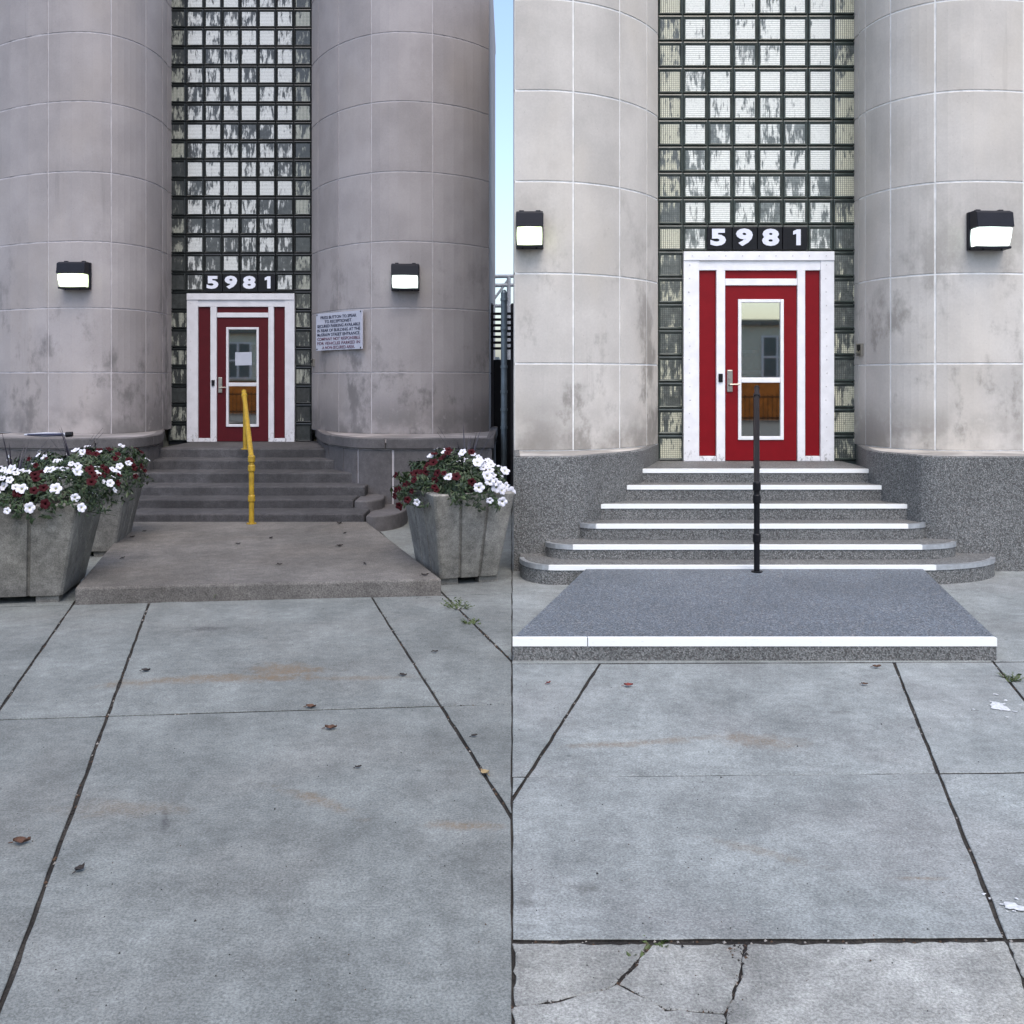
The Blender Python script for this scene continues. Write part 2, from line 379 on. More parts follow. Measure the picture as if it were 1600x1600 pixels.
# left pavement: rows written (left point, right point)
cl = {'J0': ln((-190, 1124), (-40, 945)), 'J1': ln((12, 1090), (110, 950)), 'J2': ln((65, 1398), (232, 945)), 'J3': ln((794, 1268), (583, 937)), 'J4': ln((794, 1027), (697, 932))}
cl = {k: (v[0], v[1]) for k, v in cl.items()}
rl = [(ln((0, 745), (800, 745)), ['J1', 'J4']), (ln((117, 945), (690, 930)), ['J0', 'J1', 'J2', 'J3', 'J4']), (ln((12, 1124), (794, 1100)), ['J1', 'J2', 'J3', 'J4']),
      (ln((0, 3000), (800, 3000)), [])]
boxl = [(-8.5, .2), (-.004, .2), (-.004, 19.5), (-8.5, 19.5)]
def do_rows(rows, cols, box, mat, parent, gap):
    for r_ in range(len(rows)-1):
        (fl, fr), names = rows[r_]; (nl, nr) = rows[r_+1][0]
        ls = [cols[k] for k in names]             # (near, far)
        for k in range(len(ls)+1):
            p = [Vector(q) for q in box]
            p = clip(p, fr, fl, gap)              # below the far line
            if p: p = clip(p, nl, nr, gap)        # beyond the near line
            if k > 0 and p: p = clip(p, ls[k-1][1], ls[k-1][0], gap)
            if k < len(ls) and p: p = clip(p, ls[k][0], ls[k][1], gap)
            if len(p) > 2: slab(p, mat, parent)
do_rows(rl, cl, boxl, PAVE_L, pav_l, .0085)
cr = {'K1': ln((806, 1240), (935, 1040)), 'K2': ln((1570, 1465), (1397, 1035)), 'K3': ln((1588, 1078), (1557, 1040)), 'K4': ln((1760, 1100), (1700, 1036))}
rr = [(ln((806, 760), (1588, 760)), ['K3']), (ln((806, 1037), (1588, 1034)), ['K1', 'K2', 'K3', 'K4']), (ln((806, 1214), (1588, 1207)), ['K1', 'K2']),
      (ln((806, 1470), (1588, 1466.5)), [])]
boxr = [(.004, .2), (7.5, .2), (7.5, 19.5), (.004, 19.5)]
do_rows(rr, cr, boxr, PAVE_R, pav_r, .008)
# the broken front slabs
cA = [(1015, 1474), (1000, 1495), (985, 1515), (962, 1536), (945, 1545), (905, 1554), (870, 1564), (802, 1573)]
cB = [(962, 1536), (1000, 1555), (1040, 1577), (1080, 1578), (1135, 1585)]
cC = [(1165, 1474), (1160, 1500), (1152, 1540), (1140, 1570), (1135, 1585)]
BOT = 2600
brk = [[(802, 1473)]+cA, [(1165, 1474)]+cA[:4][0:1]+cA[1:4]+cB[1:]+cC[::-1][1:-1], cA[3:]+[(802, BOT), (1100, BOT)]+cB[::-1][:-1],
       [(1573, 1470), (1700, 1790), (2020, BOT), (1100, BOT)]+cC[::-1], [(1574, 1470), (2300, 1468), (3200, BOT), (2023, BOT), (1702, 1790)]]
for b in brk:
    p = ccw([g2(*q) for q in b]); p = inset(ragged(p, .03, .006, rngp), .0035)
    slab(p, PAVE_F, pav_r, amp=.002, bev=.003)

# ------------------------------------------------------------------ buildings
class Pier:
    def __init__(s, pn, Zn, b, aL, aR): s.pn, s.Zn, s.b, s.aL, s.aR = pn, Zn, b, aL, aR
    def a(s, px): return s.aL if px < s.pn else s.aR
    def Z(s, px): u = min(.9999, abs(px-s.pn)/s.a(px)); return s.Zn+s.b*(1-math.sqrt(1-u*u))
    def pts(s, p0, p1, n):
        ph = lambda p: math.asin(max(-.9999, min(.9999, (p-s.pn)/s.a(p))))
        f0, f1 = ph(p0), ph(p1); r_ = []
        for i in range(n+1):
            f = f0+(f1-f0)*i/n; px = s.pn+(s.aL if f < 0 else s.aR)*math.sin(f); z = s.Z(px)
            r_.append(Vector((X(px, z), z)))
        return r_
def offs(pl, d):                                   # offset to the right of travel is outward for left-to-right curves
    r_ = []
    for i in range(len(pl)):
        t = (pl[min(i+1, len(pl)-1)]-pl[max(i-1, 0)]).normalized(); r_.append(pl[i]+Vector((t.y, -t.x))*d)
    return r_
def trim(pl, g):
    pl = [v.copy() for v in pl]
    d = (pl[1]-pl[0]); pl[0] += d.normalized()*min(g, d.length*.8)
    d = (pl[-2]-pl[-1]); pl[-1] += d.normalized()*min(g, d.length*.8)
    return pl
def sheet(mb, pl, z0, z1, thick, cham=.004, m=0):  # a curved slab of facing with chamfered edges
    n = len(pl); back = offs(pl, -thick); side = offs(pl, -cham); fr = trim(pl, cham)
    rows = [[(p.x, p.y, z0) for p in back], [(p.x, p.y, z0) for p in side], [(p.x, p.y, z0+cham) for p in fr],
            [(p.x, p.y, z1-cham) for p in fr], [(p.x, p.y, z1) for p in side], [(p.x, p.y, z1) for p in back]]
    vs = [v for r_ in rows for v in r_]; fs = []
    for k in range(5): fs += [(k*n+i, k*n+i+1, (k+1)*n+i+1, (k+1)*n+i) for i in range(n-1)]
    for e in (0, n-1): fs.append(tuple(k*n+e for k in range(6)))
    mb.add(vs, fs, m)
def panel(pl, z0, z1, mat, parent, gap, name='stone_panel', thick=.05, cham=.004):
    mb = MB(); sheet(mb, trim(pl, gap/2), z0+gap/2, z1-gap/2, thick, cham)
    return build(mb, name, mat, parent)
def ribbon(pl, z0, z1, d, mat, name, parent):
    mb = MB(); q = offs(pl, d); n = len(q)
    mb.add([(p.x, p.y, z0) for p in q]+[(p.x, p.y, z1) for p in q], [(i, i+1, n+i+1, n+i) for i in range(n-1)])
    return build(mb, name, mat, parent)
def catmull(pts, n=5):
    r_ = []; P_ = [pts[0]]+list(pts)+[pts[-1]]
    for i in range(1, len(P_)-2):
        a, b, c, d = P_[i-1:i+3]
        for k in range(n):
            t = k/n
            r_.append(.5*((2*b)+(c-a)*t+(2*a-5*b+4*c-d)*t*t+(3*b-a-3*c+d)*t**3))
    r_.append(pts[-1]); return r_
def pz(l): return [Vector((X(px, z), z)) for px, z in l]

def building(side):
    L = side == 'L'
    S = dict(stone=STONE_L, mortar=MORTAR_L) if L else dict(stone=STONE_R, mortar=MORTAR_R)
    Zg = 16.67 if L else 11.94
    sc = F/Zg
    gx0, gx1 = (X(262, Zg), X(487, Zg)) if L else (X(1028, Zg), X(1341, Zg))
    thr = zat(690, Zg) if L else zat(720, Zg)      # door sill height
    root = thing('entrance_building', 'mauve-grey stone entrance building left of the gap, with the yellow handrail in front' if L else
                 'pale cleaned stone entrance building with pebble-coated base, right of the gap', 'building', ((gx0+gx1)/2, Zg, 0))
    gap = .018
    if L:
        Zn, b = 14.9, 2.235
        piers = [(Pier(125, Zn, b, 185, 143), [-55, 75, 174, 228, 254, 262], None), (Pier(625, Zn, b, 143, 181), [487, 497, 529, 580, 676, 764], 'end')]
        ys = [677, 582, 481, 377, 268, 158, 50, -58, -166]
        ztop = zat(677, Zn)
        pl_pts = [[(-60, 13.9), (60, 13.65), (125, 13.6), (180, 13.68), (215, 13.9), (240, 14.4), (252, 14.94), (256, 15.8), (258, 16.75)],
                  [(492, 16.75), (498, 15.8), (505, 14.94), (519, 14.46), (545, 13.92), (575, 13.68), (625, 13.6), (700, 13.65), (772, 13.8)]]
    else:
        Zn, b = 10.71, 1.61
        piers = [(Pier(840, Zn, b, 300, 198), [803, 896, 969, 1011, 1028], 'start'), (Pier(1528, Zn, b, 197, 260), [1341, 1352, 1391, 1461, 1600, 1700], None)]
        ys = [700, 568, 427, 283, 141, -2, -146, -290]
        ztop = zat(704, Zn-.05)
        pl_pts = [[(802.6, 9.84), (850, 9.83), (903, 9.9), (939, 10.16), (979, 10.49), (1004, 10.82), (1018, 11.4), (1030, 12.0)],
                  [(1337, 12.0), (1347, 11.3), (1357, 10.82), (1377, 10.49), (1417, 10.16), (1446, 9.95), (1500, 9.85), (1588, 9.83), (1720, 9.85)]]
    zs = [zat(y, Zn) for y in ys]; zs[0] = ztop-.02 if L else ztop-.01
    for i, (pr, pxs, end) in enumerate(piers):
        pe = bpy.data.objects.new('pier', None); COL.objects.link(pe); pe.location = (X(pr.pn, Zn), Zn, 0); setpar(pe, root)
        runs = []
        for k in range(len(pxs)-1): runs.append(pr.pts(pxs[k], pxs[k+1], 6 if abs(pxs[k+1]-pxs[k]) > 20 else 3))
        whole = pr.pts(pxs[0], pxs[-1], 40)
        e_in = whole[-1] if i == 0 else whole[0]
        ret = [e_in, Vector((e_in.x, Zg+.12))]
        if i == 1: ret = ret[::-1]
        extra = []
        if end == 'end': extra = [[whole[-1], whole[-1]+Vector((0, 1.1))], [whole[-1]+Vector((0, 1.1)), whole[-1]+Vector((0, 3.4))], [whole[-1]+Vector((0, 3.4)), whole[-1]+Vector((0, 6))]]
        if end == 'start': extra = [[whole[0]+Vector((0, y1)), whole[0]+Vector((0, y0))] for y0, y1 in ((0, 1.1), (1.1, 3.0), (3.0, 4.9))]
        full = [v.copy() for v in whole]
        if i == 0: full = full+[ret[1]]
        else: full = [ret[0]]+full
        if end == 'end': full = full+[extra[-1][1]]
        if end == 'start': full = [extra[-1][0]]+full
        ribbon(full, zs[0], zs[-1], -.008, S['mortar'], 'mortar_bed', pe)
        for c in range(len(zs)-1):
            for rn in runs: panel(rn, zs[c], zs[c+1], S['stone'], pe, gap)
            for rn in extra: panel(rn, zs[c], zs[c+1], S['stone'], pe, gap)
            panel(ret, zs[c], zs[c+1], S['stone'], pe, gap*.3)
        # plinth
        pc = catmull(pz(pl_pts[i]), 5)
        if end == 'end': pc = pc+[pc[-1]+Vector((.0, .8)), pc[-1]+Vector((0, 5))]
        if end == 'start': pc = [pc[0]+Vector((0, 5.6)), pc[0]+Vector((0, .8))]+pc
        ple = bpy.data.objects.new('plinth', None); COL.objects.link(ple); ple.location = pe.location; ple.location = Vector((X(pr.pn, Zn), Zn, 0)); setpar(ple, root)
        core = Vector((X(pr.pn, Zn), Zg+1.5))
        if L:
            zb = ztop-.15
            # ledge course
            js = [0, 12, 25, len(pc)-1] if i == 0 else [0, 14, 28, len(pc)-1]
            for k in range(3): panel(pc[js[k]:js[k+1]+1], zb, ztop, PLINTH_L, ple, .006, 'ledge_stone', .10, .012)
            low = offs(pc, -.03); jl = [0, 8, 16, 24, 30, len(pc)-1] if i == 0 else [0, 12, 18, 22, 29, len(pc)-1]
            ribbon(pc, -.05, zb, -.045, MORTAR_L, 'mortar_bed', ple)
            for k in range(len(jl)-1):
                seg = low[jl[k]:jl[k+1]+1]
                if len(seg) > 1: panel(seg, -.05, zb, PLINTH_L, ple, .022, 'plinth_stone', .06, .008)
            cap_m, zt = PLINTH_L, ztop-.012
        else:
            mb = MB(); sheet(mb, pc, -.05, ztop, .06, .012); build(mb, 'plinth_face', AGG, ple, smooth=False)
            cap_m, zt = AGG, ztop-.012
            lip = offs(pc, -.012)
        # top of the plinth, running back under the facing
        a = offs(pc, -.015); mb = MB()
        if end == 'end': a = a[:-1]
        if end == 'start': a = a[1:]
        ring = a+[Vector((a[-1].x-.02, Zg+.04)), Vector((a[0].x+.02, Zg+.04))]
        mb.prism([(p.x, p.y) for p in ring], zt-.05, zt); build(mb, 'plinth_top', STONE_L if L else STONE_R, ple)
    # the mass of the building behind the facing
    zt = zs[-1]
    xl = X(piers[0][1][0], piers[0][0].Z(piers[0][1][0])); xr = X(piers[1][1][-1], piers[1][0].Z(piers[1][1][-1]))
    mb = MB()
    yb = Zg+5.5 if L else Zg+4.2
    mb.box(xl+.06, gx0-.12, Zg+.03, yb, 0, zt); mb.box(gx1+.12, xr-.06, Zg+.03, yb, 0, zt); mb.box(gx0-.12, gx1+.12, Zg+2.6, yb, 0, zt); mb.box(gx0-.12, gx1+.12, Zg+.12, Zg+2.6, thr+2.55, zt)
    build(mb, 'inner_wall', S['stone'], root)
    mb = MB(); pol = [Vector((xl, yb))]+piers[0][0].pts(piers[0][1][0], piers[0][1][-1], 16)+piers[1][0].pts(piers[1][1][0], piers[1][1][-1], 16)+[Vector((xr, yb))]
    mb.prism([(p.x, p.y) for p in pol], zt-.02, zt+.15); build(mb, 'roof_slab', S['mortar'], root)
    # vestibule behind the door
    mb = MB(); mb.box(gx0-.1, gx1+.1, Zg+.08, Zg+2.6, thr-.1, thr); mb.box(gx0-.11, gx0-.06, Zg+.1, Zg+2.6, thr, thr+2.5); mb.box(gx1+.06, gx1+.11, Zg+.1, Zg+2.6, thr, thr+2.5)
    mb.box(gx0-.1, gx1+.1, Zg+2.5, Zg+2.58, thr, thr+2.5)
    build(mb, 'vestibule', plain('vestibule plaster '+side, sr(176, 170, 150), .9), root)
    # glass block wall
    gw = bpy.data.objects.new('glass_block_wall', None); COL.objects.link(gw); gw.location = ((gx0+gx1)/2, Zg, thr); setpar(gw, root)
    bs = (gx1-gx0)/8
    door_w = 1.746; door_h = 2.433 if not L else 2.406
    dcx = X(1184, Zg) if not L else X(377.5, Zg)
    bh = .306 if not L else .3065
    nrow = int((zt-thr)/bh)
    mb = MB(); 
    mb.box(gx0, gx1, Zg+.045, Zg+.10, thr+door_h-.02, zt-.03); mb.box(gx0, dcx-door_w/2, Zg+.045, Zg+.10, thr-.05, thr+door_h-.02); mb.box(dcx+door_w/2, gx1, Zg+.045, Zg+.10, thr-.05, thr+door_h-.02)
    build(mb, 'joint_grid', GRID_L if L else GRID_R, gw)
    mats = BK_L if L else BK_R
    def block_mesh(ww, hh, both):
        m = MB(); j = .009; a, c = ww/2-j, hh/2-j; i1, i2 = .015, .024
        ring = lambda dx, y: [(-a+dx, y, -c+dx), (a-dx, y, -c+dx), (a-dx, y, c-dx*1.6), (-a+dx, y, c-dx*1.6)]  # dark rim is taller at the top, standing in for a shadow there
        vs = ring(0, .04)+ring(0, .004)+ring(.008, 0)+ring(i1, .006)+ring(i2, .016); fs = []
        for k in range(4): fs += [(k*4+i, k*4+(i+1) % 4, (k+1)*4+(i+1) % 4, (k+1)*4+i) for i in range(4)]
        m.add(vs, fs, 0); m.add(ring(i2, .016), [(0, 1, 2, 3)], 1)
        return m.mesh('glass_block', [RIM if L else RIM_R, mats[1 if both else 0]])
    meshes = {}
    for r_ in range(nrow):
        z0 = thr+r_*bh; zc = z0+bh/2
        for c in range(8):
            x0, x1 = gx0+c*bs, gx0+(c+1)*bs
            if zc < thr+door_h+.02:
                if 1 <= c <= 6: continue
                x0, x1 = (x0, dcx-door_w/2+.02) if c == 0 else (dcx+door_w/2-.02, x1)
            elif z0 < thr+door_h: z0 = z0
            both = c in (0, 7) or r_ < 8
            key = (round(x1-x0, 3), both)
            if key not in meshes: meshes[key] = block_mesh(x1-x0, bh, both)
            o = bpy.data.objects.new('glass_block', meshes[key]); COL.objects.link(o); o.location = ((x0+x1)/2, Zg+rngp.uniform(-.002, .002), zc); setpar(o, gw)
    return dict(root=root, Zg=Zg, thr=thr, dcx=dcx, piers=piers, gx=(gx0, gx1), Zn=Zn, ztop=ztop, dh=door_h)
BL = building('L'); BR = building('R')

# ------------------------------------------------------------------ doors
def door(B, L):
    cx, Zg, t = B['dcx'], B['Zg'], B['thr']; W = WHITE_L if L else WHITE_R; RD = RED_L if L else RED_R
    root = thing('entrance_door', 'dull red door in white frame with a paper notice on its glass' if L else 'bright red door in clean white frame behind the black handrail', 'door', (cx, Zg, t))
    s = 1/134.0
    def x(px): return cx+(px-1184)*s
    def z(py): return t+(720-py)*s*(B['dh']/2.433)
    def bx(name, x0, x1, y0, y1, f, bk, mat, par=root, bev=.004):
        m = MB().box(x(x0), x(x1), Zg-f, Zg+bk, z(y1), z(y0)); return build(m, name, mat, par, bevel=bev)
    Fd = .06
    # frame members butted end to end
    fr = bx('frame', 1067, 1091, 408, 720, Fd, .05, W); bx('frame', 1280, 1301, 408, 720, Fd, .05, W)
    hd = bx('header', 1067, 1301, 394, 408, Fd+.012, .05, W); bx('trim', 1091, 1280, 408.3, 423, Fd-.012, .05, W, hd)
    for a, b_ in ((1118, 1131.5), (1244, 1256)): bx('mullion', a, b_, 423.3, 720, Fd-.004, .05, W)
    bx('transom_bar', 1131.8, 1243.7, 436, 446.5, Fd-.008, .05, W)
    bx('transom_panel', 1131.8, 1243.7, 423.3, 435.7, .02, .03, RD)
    for a, b_ in ((1091.3, 1117.7), (1256.3, 1279.7)):
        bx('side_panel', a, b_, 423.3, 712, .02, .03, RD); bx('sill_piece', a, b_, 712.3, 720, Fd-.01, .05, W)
    leaf = thing('door_leaf', '', '', (cx, Zg, t)); del leaf['label']; del leaf['category']; setpar(leaf, root)
    dx0, dx1, dy0, dy1 = 1132.3, 1243.2, 447, 719
    gx0, gx1, gy0, gy1 = 1152, 1223, 468, 687
    m = MB()
    for a in ((dx0, gx0, dy0, dy1), (gx1, dx1, dy0, dy1), (gx0, gx1, dy0, gy0), (gx0, gx1, gy1, dy1)): m.box(x(a[0]), x(a[1]), Zg-.035, Zg+.015, z(a[3]), z(a[2]))
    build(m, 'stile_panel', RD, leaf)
    m = MB()
    for a in ((gx0, gx0+5, gy0, gy1), (gx1-5, gx1, gy0, gy1), (gx0+5, gx1-5, gy0, gy0+5), (gx0+5, gx1-5, gy1-5.5, gy1)): m.box(x(a[0]), x(a[1]), Zg-.05, Zg+.02, z(a[3]), z(a[2]))
    build(m, 'window_bead', W, leaf, bevel=.004)
    build(MB().box(x(gx0+5), x(gx1-5), Zg-.024, Zg-.018, z(gy1-5.5), z(gy0+5)), 'pane', GLASS, leaf)
    build(MB().box(x(gx0+5.2), x(gx1-5.2), Zg-.046, Zg-.026, z(598), z(590)), 'push_bar', W, leaf, bevel=.006)
    # lock plate with lever
    pl = MB(); pl.box(x(1134.5), x(1143.5), Zg-.052, Zg-.034, z(612.5), z(578)); o = build(pl, 'lock_plate', NICKEL, leaf, bevel=.008)
    lv = MB(); lv.tube((x(1139), Zg-.05, z(601)), (x(1139), Zg-.10, z(601)), .012); lv.tube((x(1138), Zg-.095, z(601)), (x(1153), Zg-.095, z(600.5)), .010); lv.tube((x(1139), Zg-.05, z(591)), (x(1139), Zg-.062, z(591)), .017)
    build(lv, 'lever', NICKEL, leaf, smooth=False)
    build(MB().box(x(1121), x(1127.5), Zg-.075, Zg-.055, z(597), z(584)), 'card_reader', BLACK, root, bevel=.004)
    sc_ = MB()
    for k in range(15):
        for px in (1076, 1289): yy = 415+k*21; sc_.tube((x(px+random.uniform(-1.5, 1.5)), Zg-Fd-.004, z(yy)), (x(px), Zg-Fd+.01, z(yy)), .007, n=8)
    for k in range(9): sc_.tube((x(1080+k*26), Zg-Fd-.016, z(401)), (x(1080+k*26), Zg-Fd+.01, z(401)), .007, n=8)
    stuff(build(sc_, 'screws', plain('screw heads '+str(L), sr(232, 230, 230), .5), root))
    # flaking bottom corners
    # white inner frame seen through the pane
    yb = Zg+1.1
    m = MB()
    for px in (1180, 1190): m.box(x(px)-.022, x(px)+.022, yb, yb+.05, t, z(480))
    for py, a, b_ in ((498, 1150, 1225), (545, 1165, 1215), (580, 1150, 1225)): m.box(x(a), x(b_), yb+.003, yb+.047, z(py)-.02, z(py)+.02)
    build(m, 'inner_frame', W, root)
    return root
DL = door(BL, True); DR = door(BR, False)
note = MB(); zg = BL['Zg']
note.add([P(367.5, 571, zg-.03), P(393.5, 570.5, zg-.03), P(393.5, 550, zg-.03), P(367.5, 550.5, zg-.03)], [(0, 1, 2, 3)]); note.add([P(367.5, 571, zg-.026), P(393.5, 570.5, zg-.026), P(393.5, 550, zg-.026), P(367.5, 550.5, zg-.026)], [(3, 2, 1, 0)])
tag(build(note, 'paper_notice', PAPER, recalc=False), 'white paper notice taped to the glass of the dull red door', 'notice')

# ------------------------------------------------------------------ lettering
def text_mesh(name, s, mat, size, bold, depth, xs=1.0, align='CENTER'):
    cu = bpy.data.curves.new(name, 'FONT'); cu.body = s; cu.size = size; cu.offset = bold; cu.extrude = depth; cu.align_x = align; cu.resolution_u = 3
    o = bpy.data.objects.new(name, cu); COL.objects.link(o)
    dg = bpy.context.evaluated_depsgraph_get(); me = bpy.data.meshes.new_from_object(o.evaluated_get(dg))
    bpy.data.objects.remove(o); bpy.data.curves.remove(cu)
    me.materials.clear(); me.materials.append(mat)
    me.transform(Matrix.Diagonal((xs, 1, 1, 1)) if True else Matrix())
    me.name = name; return me
def number_sign(B, L):
    Zg, t = B['Zg'], B['thr']
    x0, x1, y0, y1 = (321, 431, 429, 456) if L else (1104, 1261, 355, 390.5)
    c = P((x0+x1)/2, y1, Zg-.06)
    root = thing('house_number', 'black number plaques reading 5981 above the dull red door' if L else 'black number plaques reading 5981 above the bright red door', 'number sign', c, 'house numbers above the doors')
    wd = (X(x1, Zg)-X(x0, Zg))/4; zb, zt = zat(y1, Zg), zat(y0, Zg)
    for k, ch in enumerate('5981'):
        xa = X(x0, Zg)+k*wd
        pq = build(MB().box(xa+.004, xa+wd-.004, Zg-.03, Zg+.02, zb, zt), 'plaque', TILE, root, bevel=.004)
        hgt = (zt-zb)*.70
        if ch == '1':
            q = hgt; me = MB().add([(x_*q, y_*q, .004) for x_, y_ in ((-.02, 0), (.26, 0), (.26, 1), (.02, 1), (-.22, .88), (-.22, .66), (-.02, .72))], [tuple(range(7))]).mesh('digit', [DIGIT])
        else: me = text_mesh('digit', ch, DIGIT, hgt*.93/.69, .0125, .004, 1.48)
        xsv = [v.co.x for v in me.vertices]; ysv = [v.co.y for v in me.vertices]
        sx = .8 if ch == '1' else 1
        me.transform(Matrix.Translation((-(max(xsv)+min(xsv))/2, -(max(ysv)+min(ysv))/2, 0)))
        me.transform(Matrix.Rotation(R(90), 4, 'X'))
        o = bpy.data.objects.new('digit', me); COL.objects.link(o); o.location = (xa+wd/2+.012*(1.5-k)*-1, Zg-.034, (zb+zt)/2+.01); setpar(o, pq)
number_sign(BL, True); number_sign(BR, False)

def wall_sign():
    pr = BL['piers'][1][0]
    a, b = pr.pts(503, 576, 1)[0], pr.pts(503, 576, 1)[1]
    mid = (a+b)/2; t = (b-a).normalized(); n = Vector((t.y, -t.x))
    # pushed out until it clears the bulge
    push = max((q-a).dot(n) for q in pr.pts(503, 576, 12))+.03
    c = mid+n*push; wd = (b-a).length*.985
    Zc = c.y; zb, zt = zat(546.5, Zc), zat(487.5, Zc)
    root = thing('wall_sign', 'white sign about pressing the button and secured parking on the curved stone pier', 'sign', (c.x, c.y, zb))
    rot = Matrix.Translation((c.x, c.y, (zb+zt)/2)) @ Matrix(((t.x, 0, -n.x*-1, 0), (t.y, 0, n.y, 0), (0, 1, 0, 0), (0, 0, 0, 1)))
    rot = Matrix.Translation((c.x, c.y, (zb+zt)/2)) @ Matrix(((t.x, 0, n.x, 0), (t.y, 0, n.y, 0), (0, 1, 0, 0), (0, 0, 0, 1)))
    hh = (zt-zb)/2
    mb = MB().box(-wd/2, wd/2, -hh, hh, -.02, 0); me = mb.mesh('board', [SIGNW]); me.transform(rot); link('board', me, root)
    lines = ['PRESS BUTTON TO SPEAK', 'TO RECEPTIONIST.', 'SECURED PARKING AVAILABLE', 'IN REAR OF BUILDING AT THE', 'McGRAW STREET ENTRANCE.', 'COMPANY NOT RESPONSIBLE', 'FOR VEHICLES PARKED IN', 'A NON-SECURED AREA.']
    for k, s in enumerate(lines):
        me = text_mesh('text_line', s, SIGNB if k < 5 else SIGNR, 2*hh*.112, .0002, .0015)
        xs = [v.co.x for v in me.vertices]; wl = max(xs)-min(xs); fit = min(1.05, wd*.93/wl)*(1 if len(s) > 20 else 1)
        if len(s) > 21: fit = wd*.93/wl
        else: fit = wd*.93/wl*len(s)/25.0*1.0
        me.transform(Matrix.Translation((-(max(xs)+min(xs))/2*fit, hh*(.78-k*.232)-2*hh*.045, .0035)) @ Matrix.Diagonal((fit, 1, 1, 1))); me.transform(rot)
        link('text_line', me, root)
    bolt = MB()
    for sx in (-1, 1):
        for sy in (-1, 1): bolt.tube((sx*wd*.475, sy*hh*.93, -.01), (sx*wd*.475, sy*hh*.93, .006), .012, n=8)
    me = bolt.mesh('bolts', [BLACK]); me.transform(rot); link('bolts', me, root)
wall_sign()

# ------------------------------------------------------------------ wall lamps
def wall_lamp(B, pi, px, py0, py1, pw, label, col, estr):
    pr = B['piers'][pi][0]; q = pr.pts(px-pw/2, px+pw/2, 2); a, b = q[0], q[-1]
    t = (b-a).normalized(); n = Vector((t.y, -t.x)); c = q[1]+n*-.01; Z = c.y-.15
    z0, z1 = zat(py1, Z), zat(py0, Z); wd = pw*Z/F; hh = z1-z0
    root = thing('wall_lamp', label, 'wall lamp', (c.x, c.y, z0), 'lit wall lamps on the stone piers')
    M_ = Matrix.Translation((c.x, c.y, z0)) @ Matrix(((t.x, n.x, 0, 0), (t.y, n.y, 0, 0), (0, 0, 1, 0), (0, 0, 0, 1)))
    def put(mb, name, mat, bev=.006, par=root):
        me = mb.mesh(name, mat if isinstance(mat, list) else [mat]); bm = bmesh.new(); bm.from_mesh(me); bmesh.ops.recalc_face_normals(bm, faces=bm.faces); bm.to_mesh(me); bm.free()
        me.transform(M_ @ Matrix.Scale(1, 4)); o = link(name, me, par)
        if bev: m = o.modifiers.new('edge', 'BEVEL'); m.width = bev; m.segments = 2
        return o
    hw = wd/2
    put(MB().box(-hw, hw, 0, .055, .02*hh, hh), 'back_plate', BRONZE)
    def wedge(x0, x1, prof):
        m = MB(); k = len(prof); m.add([(x0, d, z*hh) for d, z in prof]+[(x1, d, z*hh) for d, z in prof], [(i, (i+1) % k, k+(i+1) % k, k+i) for i in range(k)]+[tuple(range(k)), tuple(range(2*k-1, k-1, -1))]); return m
    put(wedge(-hw*.97, hw*.97, [(.05, 1.0), (.15, 1.0), (.21, .94), (.235, .56), (.05, .56)]), 'hood', BRONZE)
    put(wedge(-hw*.90, hw*.90, [(.05, .555), (.225, .555), (.215, .40), (.17, .10), (.05, .09)]), 'lens', lens_mat('lamp lens', col, estr), .012)
    put(wedge(-hw*.95, hw*.95, [(.05, .085), (.185, .085), (.185, .02), (.05, .02)]), 'lower_rim', BRONZE)
    for sx in (-.6, .62): put(MB().box(sx*hw-.025, sx*hw+.025, .05, .10, hh*1.005, hh*1.05), 'hinge', BRONZE, .004)
    for sx in (-.5, .5): put(MB().tube((sx*hw, .15, .015*hh), (sx*hw, .15, -.02*hh), .010, n=8), 'screw', BRONZE, 0)
WARM, COOL = (.86, 1.0, .62), (.86, 1.0, .94)
wall_lamp(BL, 0, 118, 409, 452, 46, 'lit black wall lamp on the mauve-grey stone pier left of the dull red door', WARM, 7)
wall_lamp(BL, 1, 635, 412, 454, 44, 'lit black wall lamp on the mauve-grey pier above and right of the white wall sign', COOL, 5)
wall_lamp(BR, 0, 826, 330, 388, 43, 'lit black wall lamp at the corner of the pale stone building beside the gap', WARM, 9)
wall_lamp(BR, 1, 1542, 329, 390, 60, 'lit black wall lamp on the pale pier at the right edge', COOL, 8)

def intercom(B, pi, px, py0, py1, label):
    pr = B['piers'][pi][0]; q = pr.pts(px-5, px+5, 2); t = (q[2]-q[0]).normalized(); n = Vector((t.y, -t.x)); c = q[1]; Z = c.y
    z0, z1 = zat(py1, Z), zat(py0, Z); root = thing('intercom', label, 'intercom', (c.x, c.y, z0), 'door intercoms')
    for nm, a, b, d0, d1, mt in (('case', -.07, .07, -.01, .03, NICKEL), ('speaker', -.045, .045, .029, .036, BLACK)):
        mb = MB(); h0 = z0 if nm == 'case' else z0+(z1-z0)*.45; h1 = z1 if nm == 'case' else z1-(z1-z0)*.1
        vs = []
        for zz in (h0, h1):
            for u, d in ((a, d0), (b, d0), (b, d1), (a, d1)): v = c+t*u+n*d; vs.append((v.x, v.y, zz))
        mb.add(vs, [(0, 1, 2, 3), (4, 5, 6, 7), (0, 1, 5, 4), (1, 2, 6, 5), (2, 3, 7, 6), (3, 0, 4, 7)]); build(mb, nm, mt, root)
    mb = MB(); v = c+n*.03; v2 = c+n*.038; mb.tube((v.x, v.y, z0+.06), (v2.x, v2.y, z0+.06), .012, n=10); build(mb, 'button', BLACK, root)
